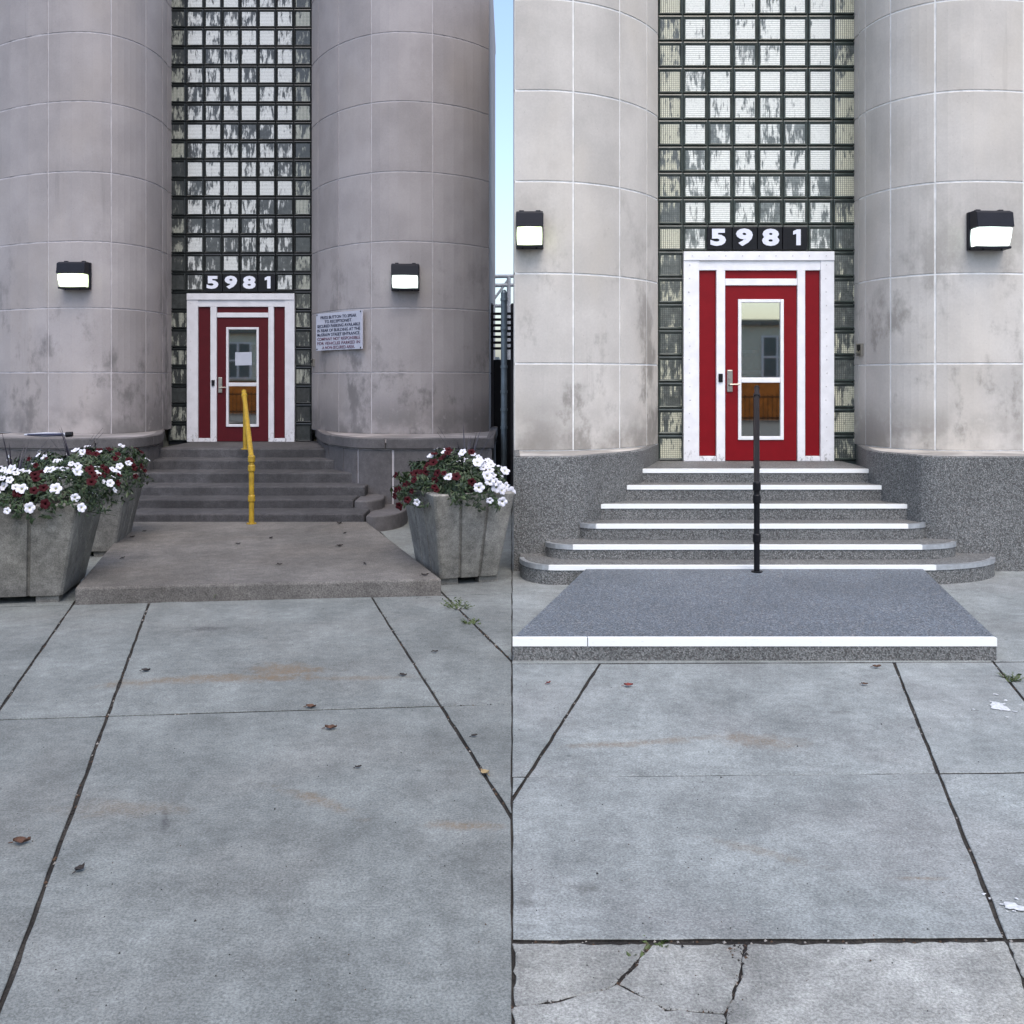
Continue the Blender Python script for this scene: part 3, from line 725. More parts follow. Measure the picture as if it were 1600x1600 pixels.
intercom(BL, 1, 491, 561, 572, 'small intercom on the mauve-grey pier by the glass blocks, left of the white sign')
intercom(BR, 1, 1346, 537, 556, 'small silver intercom on the pale pier beside the glass blocks')

# ------------------------------------------------------------------ stairs and landings
def outline(pts): return [Vector((X(px, z), z)) for px, z in pts]
def corner(px0, z0, px1, z1, n=8):                # quarter ellipse, starting along depth at (px0,z0), ending along x at (px1,z1)
    return [(px0+(px1-px0)*(1-math.cos(math.pi/2*k/n)), z0+(z1-z0)*math.sin(math.pi/2*k/n)) for k in range(n+1)]
def step(front, zb, z, mat, parent, name='step', bev=.01, z0=-.04):
    f = front; pol = [(p.x, p.y) for p in f]+[(f[-1].x, max(zb, f[-1].y+.02)), (f[0].x, max(zb, f[0].y+.02))]
    m = MB(); m.prism(pol, z0, z); return build(m, name, mat, parent, bevel=bev)
def nosing(front, z, parent, h=.04, mat=None, name='nosing_strip'):
    pl = offs(front, .009); n = len(pl); bk = offs(front, -.0005); tp = offs(front, -.035)
    m = MB(); lay = [[(p.x, p.y, z-h) for p in bk], [(p.x, p.y, z-h) for p in pl], [(p.x, p.y, z+.003) for p in pl], [(p.x, p.y, z+.003) for p in tp]]
    m.add([v for r_ in lay for v in r_], [(k*n+i, k*n+i+1, (k+1)*n+i+1, (k+1)*n+i) for k in range(3) for i in range(n-1)])
    m.add([lay[k][e] for e in (0, n-1) for k in range(4)], [(0, 1, 2, 3), (4, 5, 6, 7)])
    return build(m, name, mat or NOSE, parent)
# right flight
sr_root = thing('entrance_steps', 'grey pebble-coated steps with white nosing strips and rounded lower ends', 'steps', (X(1182, 10), 10, 0))
Zr = [10.82, 10.492, 10.164, 9.836, 9.508, 9.18]; yr = [733, 758.7, 788.2, 819.4, 852, 884]
hr = [H-(y-HY)*z/F for y, z in zip(yr, Zr)]
lr = [(1004, 1357), (979.5, 1377), (939, 1417)]
for k in range(6):
    Z = Zr[k]; zb = (Zr[k-1]+.15) if k else 12.0
    if k < 3:
        l, r_ = lr[k]; fr = outline([(l, Z), (r_, Z)]); ext = outline([(l-9, Z), (r_+9, Z)])
    else:
        l, r_, ls, rs, ze = [(903, 1446, 938, 1412, 9.99), (853.5, 1493, 905, 1428, 9.72), (813, 1554, 868, 1440, 9.62)][k-3]
        left = corner(l, ze, ls, Z); right = [(r_-(p-l)*(r_-rs)/(ls-l), z) for p, z in left][::-1]
        fr = outline(left+right); ext = outline([(l, ze+.35)]+left+right+[(r_, ze+.35)])
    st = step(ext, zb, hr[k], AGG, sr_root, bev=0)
    if k < 3: nosing(fr, hr[k], st)
    else:
        nosing(fr[:8], hr[k], st, mat=ALU, name='curved_nosing'); nosing(fr[7:-7], hr[k], st); nosing(fr[-8:], hr[k], st, mat=ALU, name='curved_nosing')
LZ = .145
lr_root = thing('landing_slab', 'low grey pebble-coated landing with a white front strip', 'landing', (X(1182, 8), 8, 0))
lf = outline([(801, 6.7), (1557, 6.7)]); lb_ = outline([(1442, 9.168), (915.5, 9.168)])
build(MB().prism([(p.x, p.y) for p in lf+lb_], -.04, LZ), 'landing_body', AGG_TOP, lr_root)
cut = outline([(918, 6.7)])[0]
for a, b in ((lf[0], cut+Vector((-.003, 0))), (cut+Vector((.003, 0)), lf[1])):
    nosing([a, b], LZ, lr_root, .05)
fc = offs([lf[0]+Vector((.004, 0)), lf[1]+Vector((-.004, 0))], .004)
build(MB().add([(fc[0].x, fc[0].y, -.04), (fc[1].x, fc[1].y, -.04), (fc[1].x, fc[1].y, LZ-.051), (fc[0].x, fc[0].y, LZ-.051)], [(0, 1, 2, 3)]), 'front_face', AGG, lr_root)
# left flight
sl_root = thing('entrance_steps', 'worn dark concrete steps with a broken rounded end, below the dull red door', 'steps', (X(385, 13.5), 13.5, 0))
Zl = [14.94, 14.46, 13.92, 13.43, 12.97, 12.44]; yl = [701, 718.7, 738.7, 760, 780.5, 802.5]
hl = [H-(y-HY)*z/F for y, z in zip(yl, Zl)]
endl = [(250, 508), (238, 521), (215, 547), (205, 570), (200, 552), (200, 569)]
for k in range(6):
    Z = Zl[k]; l, r_ = endl[k]; mid = []
    for j in range(1, 9): mid.append((l+(r_-l)*j/9, Z+random.uniform(-.012, .012)))
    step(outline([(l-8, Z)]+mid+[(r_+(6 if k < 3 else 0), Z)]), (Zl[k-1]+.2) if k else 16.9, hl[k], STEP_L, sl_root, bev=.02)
step(catmull(outline([(553.5, 12.97), (575, 12.93), (592, 13.08), (600, 13.3), (602, 13.75)]), 6), 14.0, hl[4]-.012, PLINTH_L, sl_root, 'rounded_end', .02)
step(catmull(outline([(571.5, 12.46), (590, 12.44), (612, 12.58), (628, 12.85), (636, 13.2), (637, 13.7)]), 6), 13.95, hl[5]-.03, PLINTH_L, sl_root, 'rounded_end', .02)
ll_root = thing('landing_slab', 'low bare concrete landing slab at the foot of the yellow handrail', 'landing', (X(400, 10), 10, 0))
a, b = g2(117, 945), g2(690, 930)
fr = [a.lerp(b, k/12)+Vector((0, random.uniform(-.012, .012) if 0 < k < 12 else 0)) for k in range(13)]
bk = outline([(573, 12.29), (205, 12.29)])
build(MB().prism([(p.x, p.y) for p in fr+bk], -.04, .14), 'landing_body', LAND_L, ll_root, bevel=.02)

# ------------------------------------------------------------------ handrails
def handrail(label, mat, top, foot, upz, lowz, rad, name='handrail'):
    # top: (px, py, Z) of the upper end; foot: (px, Z) of the lower post
    root = thing(name, label, 'handrail', P(foot[0], 800, foot[1])*1)
    root.location.z = lowz
    u = P(*top); l_ = Vector((X(foot[0], foot[1]), foot[1], lowz)); lt = Vector((l_.x, l_.y, zat(foot[2], foot[1])))
    m = MB(); m.tube(l_, lt, rad, n=16); m.tube(l_, l_+Vector((0, 0, .012)), rad*1.9, n=16); build(m, 'lower_post', mat, root, smooth=False)
    ub = Vector((u.x, u.y+.05, upz)); m = MB(); m.tube(ub, (ub.x, ub.y, u.z-.02), rad*.95, n=16); m.tube(ub, ub+Vector((0, 0, .012)), rad*1.9, n=16); build(m, 'upper_post', mat, root)
    d = (lt-u).normalized(); m = MB(); m.tube(u-d*.12, lt+d*.0, rad, n=16); m.tube(u-d*.15, u-d*.12, rad*1.12, n=16); build(m, 'rail', mat, root)
    m = MB()
    for c, dd in ((lt, Vector((0, 0, 1))), (lt-Vector((0, 0, .11)), Vector((0, 0, 1))), (l_+Vector((0, 0, .30)), Vector((0, 0, 1))), (u+d*.08, d)):
        m = MB(); m.tube(c-dd*.03, c+dd*.03, rad*1.35, n=16); m.tube(c-dd*.04, c-dd*.03, rad*1.15, rad*1.35, n=16); m.tube(c+dd*.03, c+dd*.04, rad*1.35, rad*1.15, n=16); build(m, 'fitting', mat, root)
handrail('yellow painted pipe handrail in the middle of the worn concrete steps', YELLOW, (381.5, 616, 14.75), (393, 12.1, 717), hl[0], .14, .031)
handrail('black pipe handrail in the middle of the pebble-coated steps', BLACK, (1182.5, 614, 10.95), (1182.5, 9.02, 760), hr[0], LZ, .026)

# ------------------------------------------------------------------ planters and flowers
def planter(cx, cy, rot, hw, hd, label, bh=.06, top=.83):
    root = thing('concrete_planter', label, 'planter', (cx, cy, 0), 'tapered concrete planters by the old steps')
    M_ = Matrix.Translation((cx, cy, 0)) @ Matrix.Rotation(R(rot), 4, 'Z')
    def ring(sx, sy, z, notch=.022):
        pts = []
        cs = [(-1, -1), (1, -1), (1, 1), (-1, 1)]
        for k in range(4):
            a = Vector((cs[k][0]*sx, cs[k][1]*sy)); b = Vector((cs[(k+1) % 4][0]*sx, cs[(k+1) % 4][1]*sy)); d = b-a; n = Vector((-d.y, d.x)).normalized()
            ln_ = d.length; c = .02/ln_
            pts.append(a+d*c)
            for tt in (.33, .67):
                g = .016/ln_
                pts += [a+d*(tt-g), a+d*(tt-g*.5)+n*notch, a+d*(tt+g*.5)+n*notch, a+d*(tt+g)]
            pts.append(b-d*c)
        return [M_ @ Vector((p.x, p.y, z)) for p in pts]
    f = .72; rs = [ring(hw*f, hd*f, bh), ring(hw*(f+(1-f)*.5), hd*(f+(1-f)*.5), (bh+top)/2), ring(hw, hd, top-.012), ring(hw-.012, hd-.012, top, .01), ring(hw-.075, hd-.075, top, .0), ring(hw-.10, hd-.10, top-.14, .0)]
    n = len(rs[0]); m = MB(); m.add([v for r_ in rs for v in r_], [(k*n+i, k*n+(i+1) % n, (k+1)*n+(i+1) % n, (k+1)*n+i) for k in range(5) for i in range(n)]+[tuple(range(n))])
    build(m, 'planter_body', CONC_P, root, recalc=True)
    s = ring(hw-.09, hd-.09, top-.07, 0); build(MB().add(s, [tuple(range(n))]), 'soil', SOIL, root, recalc=False)
    for sx in (-1, 1):
        for sy in (-1, 1):
            mm = MB().box(-.09, .09, -.06, .06, -.01, bh); me = mm.mesh('foot', [CONC_P]); me.transform(M_ @ Matrix.Translation((sx*hw*.5, sy*hd*.56, 0))); link('foot', me, root)
    return M_
ROT = 12
PL1 = planter(-4.18, 8.78, 10, .56, .56, 'large tapered concrete planter nearest the left edge, overflowing with white petunias')
PL2 = planter(-4.60, 10.98, 10, .56, .56, 'concrete planter standing behind the large left one, beside the worn steps')
PL3 = planter(-.53, 9.64, 20, .38, .6, 'concrete planter right of the bare landing, by the gap between the buildings')

LEAF = []
for i, c in enumerate(((52, 74, 40), (40, 58, 34), (66, 84, 48))):
    LEAF.append(plain('leaf green %d' % i, sr(*c), .55, var=.3, vs=30))
PETW = [plain('white petal', sr(240, 240, 250), .6, var=.03), plain('white petal throat', sr(214, 214, 180), .6)]
PETR = [plain('dark red petal', (.035, .0015, .004), .7, var=.2, spec=.15), plain('dark red throat', (.012, .001, .002), .7, spec=.1)]
def petal_mesh(name, mats, rr, wav):
    rg = random.Random(wav); m = MB(); n = 20; vs = []; rings = [(.10, -.55), (.22, -.12), (.6, .02), (1.0, -.05)]
    for q, (r0, z) in enumerate(rings):
        for i in range(n):
            t = 2*math.pi*i/n; lob = 1-(.20*max(0, -math.cos(5*t))**1.2 if q == 3 else 0)
            vs.append((math.cos(t)*r0*rr*lob, math.sin(t)*r0*rr*lob, z*rr+(rr*.10*math.cos(5*t+1)*(q-1)/2 if q > 1 else 0)+rg.uniform(-.03, .03)*rr))
    for k in range(3):
        for i in range(n): m.add([], []); 
    fs = [(k*n+i, k*n+(i+1) % n, (k+1)*n+(i+1) % n, (k+1)*n+i) for k in range(3) for i in range(n)]
    m.add(vs, fs, 0)
    for i, f in enumerate(m.f): m.m[i] = 1 if i < n else 0
    m.add([vs[i] for i in range(n)], [tuple(range(n))], 1)
    return m.mesh(name, mats, True)
FW = [petal_mesh('flower', PETW, .043, i) for i in range(3)]; FR = [petal_mesh('flower', PETR, .038, 9+i) for i in range(2)]
def leaf_blob(mb, c, nrm, s, rg):
    n = (nrm+Vector((rg.uniform(-1, 1), rg.uniform(-1, 1), rg.uniform(-1, 1)))*.8).normalized(); u = n.orthogonal().normalized(); u.rotate(Matrix.Rotation(rg.uniform(0, 6.28), 3, n)); v = n.cross(u)
    mb.add([c-u*s, c+v*s*.42-n*s*.1, c+u*s+n*s*-.25, c-v*s*.42-n*s*.1, c+n*s*.12], [(0, 4, 1), (1, 4, 2), (2, 4, 3), (3, 4, 0)], rg.randrange(3))
def petunias(M_, hw, hd, label, seed, wf, nf, hgt, over=.10, rlim=None):
    rg = random.Random(seed); o3 = M_ @ Vector((0, 0, .74))
    root = thing('petunia_plant', label, 'flowers', o3, 'petunias in the concrete planters'); mb = MB()
    ax, ay = hw+over, hd+over
    def surf():
        while True:
            d = Vector((rg.gauss(0, 1), rg.gauss(0, 1), rg.gauss(0, .9)+.45)).normalized()
            if d.z > -.25: break
        bump_ = 1+.16*math.sin(d.x*5+seed)+.14*math.sin(d.y*7+seed*2)+.1*math.sin(d.x*11+d.z*9)
        sq = 1/max(abs(d.x), abs(d.y), .0001); hx = math.hypot(d.x, d.y); k = min(1.25, sq*hx)**.7
        if rlim is not None and d.x > 0: return Vector((min(d.x*ax*bump_*k, rlim), d.y*ay*bump_*k, d.z*hgt*bump_+(0 if d.z > 0 else d.z*.12))), d
        return Vector((d.x*ax*bump_*k, d.y*ay*bump_*k, d.z*hgt*bump_+(0 if d.z > 0 else d.z*.12))), d
    for i in range(3400):
        p, d = surf(); p = Vector((p.x, p.y, p.z))*(rg.random()**.35*.35+.65)
        q = M_ @ Vector((p.x, p.y, p.z+.80)); leaf_blob(mb, q, (M_.to_3x3() @ d), rg.uniform(.018, .042), rg)
    for i in range(90):
        p, d = surf(); a = M_ @ Vector((p.x*.5, p.y*.5, p.z*.4+.78)); b = M_ @ Vector((p.x*1.05, p.y*1.05, p.z*1.08+.80)); mb.tube(a, b, .004, .002, 5, 1, False)
    stuff(build(mb, 'foliage', LEAF, root, recalc=False))
    made = []; tries = 0
    while len(made) < nf and tries < 4000:
        tries += 1; p, d = surf()
        if d.y > .55 or (d.z < 0 and d.y > -.2): continue
        white = wf(p.x/ax, p.y/ay, p.z/hgt, rg)
        if white is None: continue
        q = M_ @ (Vector((p.x, p.y, p.z))*1.06+Vector((0, 0, .80)))
        if any((q-z).length < .045 for z in made): continue
        made.append(q)
        me = rg.choice(FW if white else FR); f = bpy.data.objects.new('flower', me); COL.objects.link(f)
        nv = (M_.to_3x3() @ Vector((d.x, d.y, d.z)))+Vector((rg.uniform(-.5, .5), -.55+rg.uniform(-.3, .3), rg.uniform(-.1, .4)))
        f.rotation_euler = nv.to_track_quat('Z', 'Y').to_euler(); f.location = q; q_ = rg.uniform(.65, 1.2); f.scale = (q_, q_*rg.uniform(.75, 1.1), q_*rg.uniform(.8, 1.6)); setpar(f, root)
petunias(PL1, .56, .56, 'mass of mostly white petunias in the large left planter', 5, lambda x, y, z, r: (r.random() > (.45 if x > .1 else .1)) if r.random() < (.9 if (x < -.2 or z > .5) else .55) else None, 105, .27)
petunias(PL2, .56, .56, 'white and dark red petunias in the planter behind the large left one', 6, lambda x, y, z, r: (r.random() > (.8 if x > .2 else .25)), 70, .27)
petunias(PL3, .36, .6, 'petunias in the planter by the gap, red on its left, white on its right', 8, lambda x, y, z, r: (r.random() > (.92 if x < -.15 else .08)) if r.random() < .8 else None, 105, .30, .15, .36)
SPIKE = plain('dark spike leaf', sr(48, 44, 58), .5)
def spikes(M_, x, y, label, n, hgt, seed):
    rg = random.Random(seed); b = M_ @ Vector((x, y, .76)); root = thing('spike_plant', label, 'plant', b, 'spiky plants among the petunias')
    for i in range(n):
        a = rg.uniform(0, 6.28); le = rg.uniform(.1, .34); hh = hgt*rg.uniform(.75, 1.1); m = MB(); vs = []; sd_ = Vector((-math.sin(a), math.cos(a), 0)); seg = 6
        for k in range(seg+1):
            t = k/seg; c = b+Vector((math.cos(a)*le*t**1.4, math.sin(a)*le*t**1.4, hh*t*(1-.12*t*le*3))); wv = .011*(1-t**2.2)+.0008
            vs += [c-sd_*wv, c+Vector((0, 0, -.004)), c+sd_*wv]
        m.add(vs, [(3*k+j, 3*k+j+1, 3*k+j+4, 3*k+j+3) for k in range(seg) for j in range(2)]); build(m, 'leaf', SPIKE, root, recalc=False)
spikes(PL1, -.12, .12, 'dark spiky grass-like plant rising from the large left planter', 11, .62, 1)
spikes(PL2, -.12, .1, 'dark spiky plant rising from the planter behind the left one', 10, .62, 2)
spikes(PL3, .14, .12, 'dark spiky plant rising from the planter by the gap', 11, .66, 3)

# ------------------------------------------------------------------ bundle on the ledge
zl = BL['ztop']+.004
bun = thing('folded_bundle', 'long folded white and dark blue bundle with a black end on the left ledge', 'bundle', (X(75, 14.1), 14.1, zl))
m = MB(); a = Vector((X(38, 14.05), 14.05, zl+.02)); b = Vector((X(103, 14.1), 14.1, zl+.02))
m.tube(a, a.lerp(b, .45), .012, .03, 8); m.tube(a.lerp(b, .45), b, .032, .022, 8); build(m, 'roll', PAPER, bun)
m = MB(); m.tube(a.lerp(b, .1)+Vector((0, -.03, 0)), a.lerp(b, .95)+Vector((0, -.03, .004)), .012, .018, 8); build(m, 'blue_band', SIGNB, bun)
m = MB(); m.tube(b, b+Vector((.09, .005, .006)), .036, .034, 10); build(m, 'black_end', BLACK, bun)

# ------------------------------------------------------------------ the gap between the buildings
post = thing('galvanised_post', 'tall galvanised fence post with steel bands in the gap between the buildings', 'post', (X(787.5, 15), 15, 0))
m = MB(); c = Vector((X(787.5, 15), 15, 0)); zt = zat(458, 15); m.tube(c, (c.x, c.y, zt), .046, n=14); build(m, 'pole', GALV, post)
m = MB(); m.tube((c.x, c.y, zt), (c.x, c.y, zt+.05), .052, .02, 14); build(m, 'cap', GALV, post)
for py in (468, 513, 573, 612, 640, 668): zz = zat(py, 15); m = MB(); m.tube((c.x, c.y, zz-.02), (c.x, c.y, zz+.02), .054, n=14); m.box(c.x-.02, c.x+.02, c.y-.085, c.y-.04, zz-.018, zz+.018); build(m, 'band', GALV, post)
gate = thing('steel_gate', 'black steel gate with horizontal rails and a dark solid lower panel in the gap', 'gate', (X(775, 17.2), 17.2, 0))
for px in (767, 802):
    m = MB(); cx = X(px, 17.2); m.box(cx-.045, cx+.045, 17.15, 17.25, 0, zat(477, 17.2)); m.tube((cx, 17.2, zat(477, 17.2)), (cx, 17.2, zat(474, 17.2)), .05, .03, 8); build(m, 'gate_post', plain('weathered post %d' % px, sr(52, 50, 56), .6), gate)
for k in range(7):
    m = MB(); y = 489+k*9; m.box(X(756, 17.1), X(806, 17.1), 17.05, 17.09, zat(y+3.5, 17.1), zat(y-.5, 17.1)); build(m, 'rail', BLACK, gate)
m = MB(); m.box(X(764, 17.3), X(806, 17.3), 17.28, 17.31, .08, zat(562, 17.3)); build(m, 'lower_panel', BLACK, gate)
pf = thing('pipe_frame', 'pale pipe frame behind the black gate', 'pipe frame', (X(785, 24), 24, 0)); PW = plain('pale pipe paint', sr(190, 196, 204), .5)
for px in (770, 795, 820): m = MB(); cx = X(px, 24); m.tube((cx, 24, 0), (cx, 24, zat(432, 24)), .05); build(m, 'upright', PW, pf)
for py in (432, 446, 478): m = MB(); m.tube((X(770, 24), 24, zat(py, 24)), (X(820, 24), 24, zat(py-1, 24)), .045); build(m, 'crossbar', PW, pf)
m = MB(); m.tube((X(770, 24), 24, zat(470, 24)), (X(795, 24), 24, zat(436, 24)), .03); build(m, 'brace', PW, pf)
shed = thing('storage_shed', 'rust orange shed wall glimpsed behind the gate', 'shed', (X(770, 30), 30, 0))
build(MB().box(X(742, 30), X(776, 30), 30, 34, 0, zat(562, 30)), 'shed_wall', plain('orange rust paint', sr(168, 74, 40), .7, var=.3), shed)
m = MB(); m.box(X(740, 30)-.05, X(777, 30)+.05, 29.9, 34.1, zat(562, 30), zat(558, 30)); build(m, 'shed_roof', GALV, shed)
yard = thing('yard_wall', 'grey block wall at the far end of the gap', 'wall', (0, 45, 0))
build(MB().box(-14, 14, 45, 45.3, 0, 2.6), 'wall_body', plain('yard blockwork', sr(120, 118, 116), .9, var=.2), yard)
build(MB().box(-14.1, 14.1, 44.95, 45.35, 2.6, 2.7), 'coping', plain('coping', sr(140, 138, 134), .9), yard)

# ------------------------------------------------------------------ litter, weeds, paint
LEAFM = [plain('dead leaf brown', sr(96, 66, 48), .8, var=.25, vs=40), plain('dead leaf dark', sr(52, 46, 44), .85, var=.25, vs=40), plain('dead leaf red', sr(128, 52, 44), .8, var=.2, vs=40), plain('dead leaf tan', sr(168, 148, 110), .8, var=.2, vs=40)]
def dead_leaf(px, py, size, rot, mi, label, z=.003, Y=None):
    size *= .78
    g = G(px, py) if Y is None else Vector((X(px, Y), Y, 0)); rg = random.Random(int(px*7+py)); n = 7; vs = []; root = thing('fallen_leaf', label, 'leaf', (g.x, g.y, z), 'fallen leaves')
    for k in range(n+1):
        t = k/n; wv = math.sin(math.pi*t**.8)*.36*size*(1+rg.uniform(-.15, .15)); xx = (t-.5)*size; cz = (t-.5)**2*size*.5
        for s_ in (-1, 0, 1): vs.append(Vector((xx, s_*wv, cz+abs(s_)*size*.16*(1+rg.uniform(-.4, .4))+.004)))
    M_ = Matrix.Translation((g.x, g.y, z)) @ Matrix.Rotation(R(rot), 4, 'Z')
    build(MB().add([M_ @ v for v in vs], [(3*k+j, 3*k+j+1, 3*k+j+4, 3*k+j+3) for k in range(n) for j in range(2)]), 'blade', LEAFM[mi], root, recalc=False)
    m = MB(); m.tube(M_ @ Vector((-size*.5, 0, size*.12)), M_ @ Vector((-size*.78, size*.06, .004)), .0025, .0015, 5); build(m, 'stem', LEAFM[mi], root)
dead_leaf(34, 1319, .085, 10, 0, 'pale brown leaf on the old pavement at the lower left')
dead_leaf(125, 1361, .06, 70, 1, 'small dark leaf on the old pavement, lower left, right of the joint')
dead_leaf(486, 1107, .075, -10, 0, 'brown leaf lying on the cross joint of the old pavement')
dead_leaf(517, 1140, .08, 5, 0, 'brown leaf just below the cross joint of the old pavement')
dead_leaf(228, 1050, .075, -5, 1, 'dark curled leaf left of the rust stain on the old pavement')
dead_leaf(630, 1057, .06, -12, 1, 'small dark leaf left of the diagonal joint on the old pavement')
dead_leaf(560, 1201, .04, 20, 1, 'tiny dark leaf in the middle of the old pavement')
dead_leaf(741, 1152, .045, 20, 1, 'tiny dark leaf right of the diagonal joint on the old pavement')
dead_leaf(680, 1020, .05, -10, 1, 'tiny dark leaf near the planter corner joint')
dead_leaf(757, 1210, .07, 130, 3, 'tan leaf stuck in the diagonal joint of the old pavement')
dead_leaf(982, 1073, .07, 0, 2, 'red-brown leaf on the paler pavement below the landing strip')
dead_leaf(857, 1069, .045, 40, 2, 'small red-brown leaf on the paler pavement, left of its joint')
dead_leaf(1370, 1044, .07, 0, 0, 'brown leaf close to the front of the pebble-coated landing')
dead_leaf(1351, 1071, .05, -15, 0, 'small brown leaf left of the right-hand joint of the paler pavement')
for px, py, s_, wh in ((530, 819, .10, 'at the back right corner of'), (539, 834, .06, 'second from the back right corner of'), (424, 842, .07, 'just right of the yellow post on'), (531, 854, .08, 'right of the middle of'), (570, 882, .06, 'near the right edge of'),
                       (437, 883, .06, 'in the middle of'), (664, 900, .08, 'at the front right corner of'), (207, 840, .07, 'near the back left corner of'), (226, 831, .05, 'furthest back on the left of'), (192, 873, .06, 'on the left half of'), (372, 851, .06, 'just in front of the yellow post on')):
    Y = F*(H-.14)/(py-HY); dead_leaf(px, py, s_, random.uniform(0, 180), 1, 'small dark leaf scrap '+wh+' the bare concrete landing', .143, Y)
crumb = MB(); rg = random.Random(4)
def crumbs(a, b, n, w_, s0, s1, z=-.012):
    a, b = g2(*a), g2(*b)
    for i in range(n):
        p = a.lerp(b, rg.random())+Vector((rg.uniform(-w_, w_), rg.uniform(-w_, w_))); s_ = rg.uniform(s0, s1); q = [Vector((rg.uniform(-1, 1), rg.uniform(-1, 1), rg.uniform(-.6, .6))).normalized()*s_ for _ in range(5)]
        c = Vector((p.x, p.y, z+s_*.6)); crumb.add([c+Vector((s_, 0, 0)), c+Vector((-s_*.7, s_*.8, 0)), c+Vector((-s_*.6, -s_*.9, 0)), c+Vector((0, 0, s_*.9)), c+Vector((0, 0, -s_*.5))], [(0, 1, 3), (1, 2, 3), (2, 0, 3), (1, 0, 4), (2, 1, 4), (0, 2, 4)], rg.choice((0, 0, 0, 0, 0, 0, 2, 2, 1)))
for a, b in (((110, 950), (12, 1090)), ((232, 945), (65, 1398)), ((583, 937), (794, 1268)), ((697, 932), (794, 1027)), ((12, 1124), (794, 1100)), ((117, 948), (690, 933))): crumbs(a, b, 260, .02, .003, .010)
for a, b in (((935, 1040), (806, 1240)), ((1397, 1035), (1570, 1465)), ((1557, 1040), (1588, 1078)), ((806, 1470), (1588, 1466)), ((806, 1038), (1555, 1036))): crumbs(a, b, 150, .012, .002, .007)
for cc in (cA, cB, cC):
    for i in range(len(cc)-1): crumbs(cc[i], cc[i+1], 40, .012, .003, .009)
crumbs((1150, 1476), (1160, 1500), 90, .035, .003, .012)
for i in range(420):
    px, py = rg.uniform(0, 1600), rg.uniform(945, 1590); px = px if py > 1040 or px < 790 else px*.48
    crumbs((px, py), (px+1, py+1), 1, .001, .0015, .0035 if rg.random() < .92 else .006, .0005)
o = stuff(build(crumb, 'grit', [plain('grit dark', sr(44, 40, 38), .9), plain('grit pale', sr(170, 166, 160), .9), plain('grit brown', sr(92, 72, 56), .9)], recalc=False)); tag(o, 'grit and crumbs scattered along the pavement joints', 'grit')
WEED = [plain('weed green', sr(84, 100, 50), .6, var=.3, vs=40)]*3
def weed(px, py, n, s_, label, spread=.06):
    g = G(px, py); root = thing('weed', label, 'weed', (g.x, g.y, 0), 'weeds in the joints'); m = MB(); rg = random.Random(int(px))
    for i in range(n):
        d = Vector((rg.uniform(-1, 1), rg.uniform(-1, 1), 0))*spread; b = Vector((g.x, g.y, -.01))+d*.5; e = b+d+Vector((0, 0, rg.uniform(.4, 1)*s_)); m.tube(b, e, .002, .0012, 4, 0, False)
        for k in range(3): leaf_blob(m, b.lerp(e, .4+.3*k), Vector((0, 0, 1)), rg.uniform(.010, .022), rg)
    stuff(build(m, 'weed_leaves', WEED, root, recalc=False))
weed(716, 949, 26, .07, 'small green weed in the joint beside the planter by the gap', .09)
weed(735, 973, 20, .03, 'low green weed further along the joint right of the bare landing', .05)
weed(66, 936, 22, .14, 'tuft of grass at the foot of the large left planter', .07)
weed(145, 866, 20, .10, 'small weed between the two left planters', .06)
weed(330, 938, 18, .07, 'tiny weed at the front edge of the bare landing', .05)
weed(1012, 1478, 9, .012, 'small weed where the broken slab meets the joint', .05)
weed(1578, 1062, 20, .04, 'weed in the joint by the right corner of the pebble-coated landing', .05)
PAINT = plain('spilt white paint', sr(226, 230, 232), .7, var=.2, vs=60)
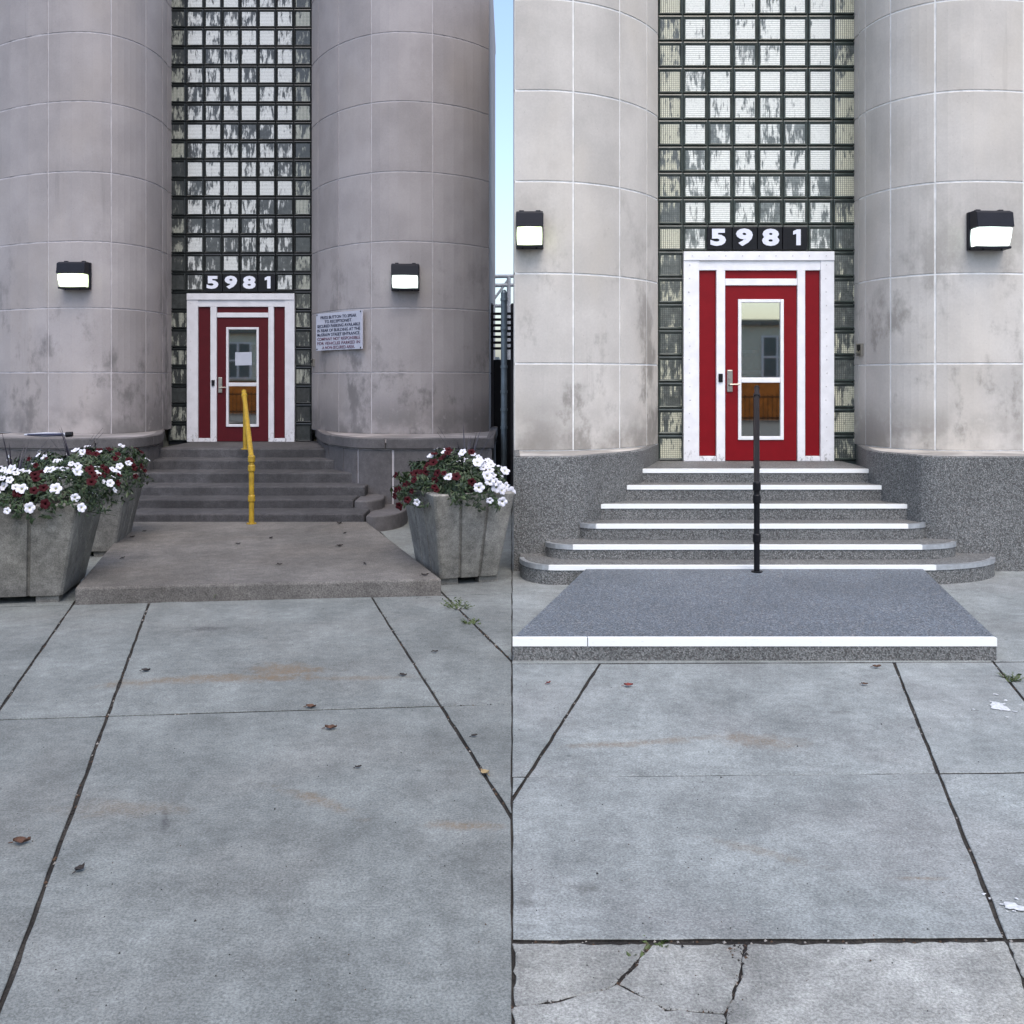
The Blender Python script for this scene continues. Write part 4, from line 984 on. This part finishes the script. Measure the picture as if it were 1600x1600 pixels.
def splash(px, py, rx, ry, label, seed):
    rg = random.Random(seed); g0 = G(px, py); n = 28; root = thing('paint_splash', label, 'paint splash', (g0.x, g0.y, 0)); drops = MB()
    spots = [(0, 0, 1)]+[(rg.gauss(0, 1.3), rg.gauss(0, 1.3), rg.uniform(.05, .25)) for _ in range(16)]
    for kk, (ox, oy, q) in enumerate(spots):
        m = MB() if kk == 0 else drops
        g = g0+Vector((ox*rx, oy*ry, 0)); ph = [rg.uniform(0, 6) for _ in range(3)]; vs = [(g.x, g.y, .0055)]
        for i in range(n):
            t = 2*math.pi*i/n; k = q*(1+.25*math.sin(2*t+ph[0])+.16*math.sin(3*t+ph[1])+.12*math.sin(5*t+ph[2])+rg.uniform(-.06, .06)); vs.append((g.x+math.cos(t)*rx*k, g.y+math.sin(t)*ry*k, .004))
        m.add(vs, [(0, 1+i, 1+(i+1) % n) for i in range(n)])
        if kk == 0: build(m, 'blot', PAINT, root, recalc=False)
    stuff(build(drops, 'droplets', PAINT, root, recalc=False))
splash(1561, 1105, .055, .06, 'white paint splash on the paler pavement at the right', 1)
splash(1585, 1418, .03, .03, 'small white paint splash near the right edge of the paler pavement', 2)

# ------------------------------------------------------------------ across the street, behind the viewer (mirrored in the door panes)
wallb = thing('brick_wall', 'long low orange brick wall across the street', 'wall', (0, -24, 0))
build(MB().box(-40, 40, -24.3, -24, 0, 1.75), 'wall_body', plain('orange brick', sw(232, 128, 52), .9, var=.25, vs=3), wallb)
build(MB().box(-40, 40, -24.35, -23.95, 1.75, 1.85), 'coping', plain('brick coping', sr(150, 110, 90), .9), wallb)
fen = thing('iron_fence', 'black iron fence in front of the brick wall across the street', 'fence', (0, -21, 0))
m = MB()
for k in range(260): xx = -26+k*.2; m.box(xx-.012, xx+.012, -21.01, -20.99, 0, 1.25)
stuff(build(m, 'bars', BLACK, fen)); m = MB()
for zz in (.2, 1.12): m = MB(); m.box(-26.2, 26.2, -21.03, -21.012, zz-.03, zz+.03); build(m, 'rail', BLACK, fen)
wh = thing('warehouse', 'pale warehouse with white framed windows across the street', 'building', (0, -31, 0))
build(MB().box(-45, 45, -38, -31, 0, 4.8), 'wall', plain('warehouse render', sw(212, 212, 194), .9, var=.15), wh)
build(MB().box(-45.3, 45.3, -38.3, -30.7, 4.8, 5.1), 'roof', plain('warehouse roof', sw(110, 112, 108), .9), wh)
for k in range(16):
    xx = -36+k*4.6; fr_ = MB()
    pn = build(MB().box(xx-1.2, xx+1.2, -31.02, -30.99, 2.0, 4.2), 'window', plain('warehouse pane', sw(96, 104, 104), .3), wh) if k == 0 else link('window', pn.data, None)
    if k: pn.location = (xx+36, 0, 0); setpar(pn, wh)
    for u in (-1.2, -.4, .4, 1.2): fr_.box(xx+u-.06, xx+u+.06, -30.98, -30.92, 1.95, 4.25)
    for zz in (2.0, 3.1, 4.2): fr_.box(xx-1.26, xx+1.26, -30.97, -30.93, zz-.05, zz+.05)
    build(fr_, 'frame', WHITE_R, pn)
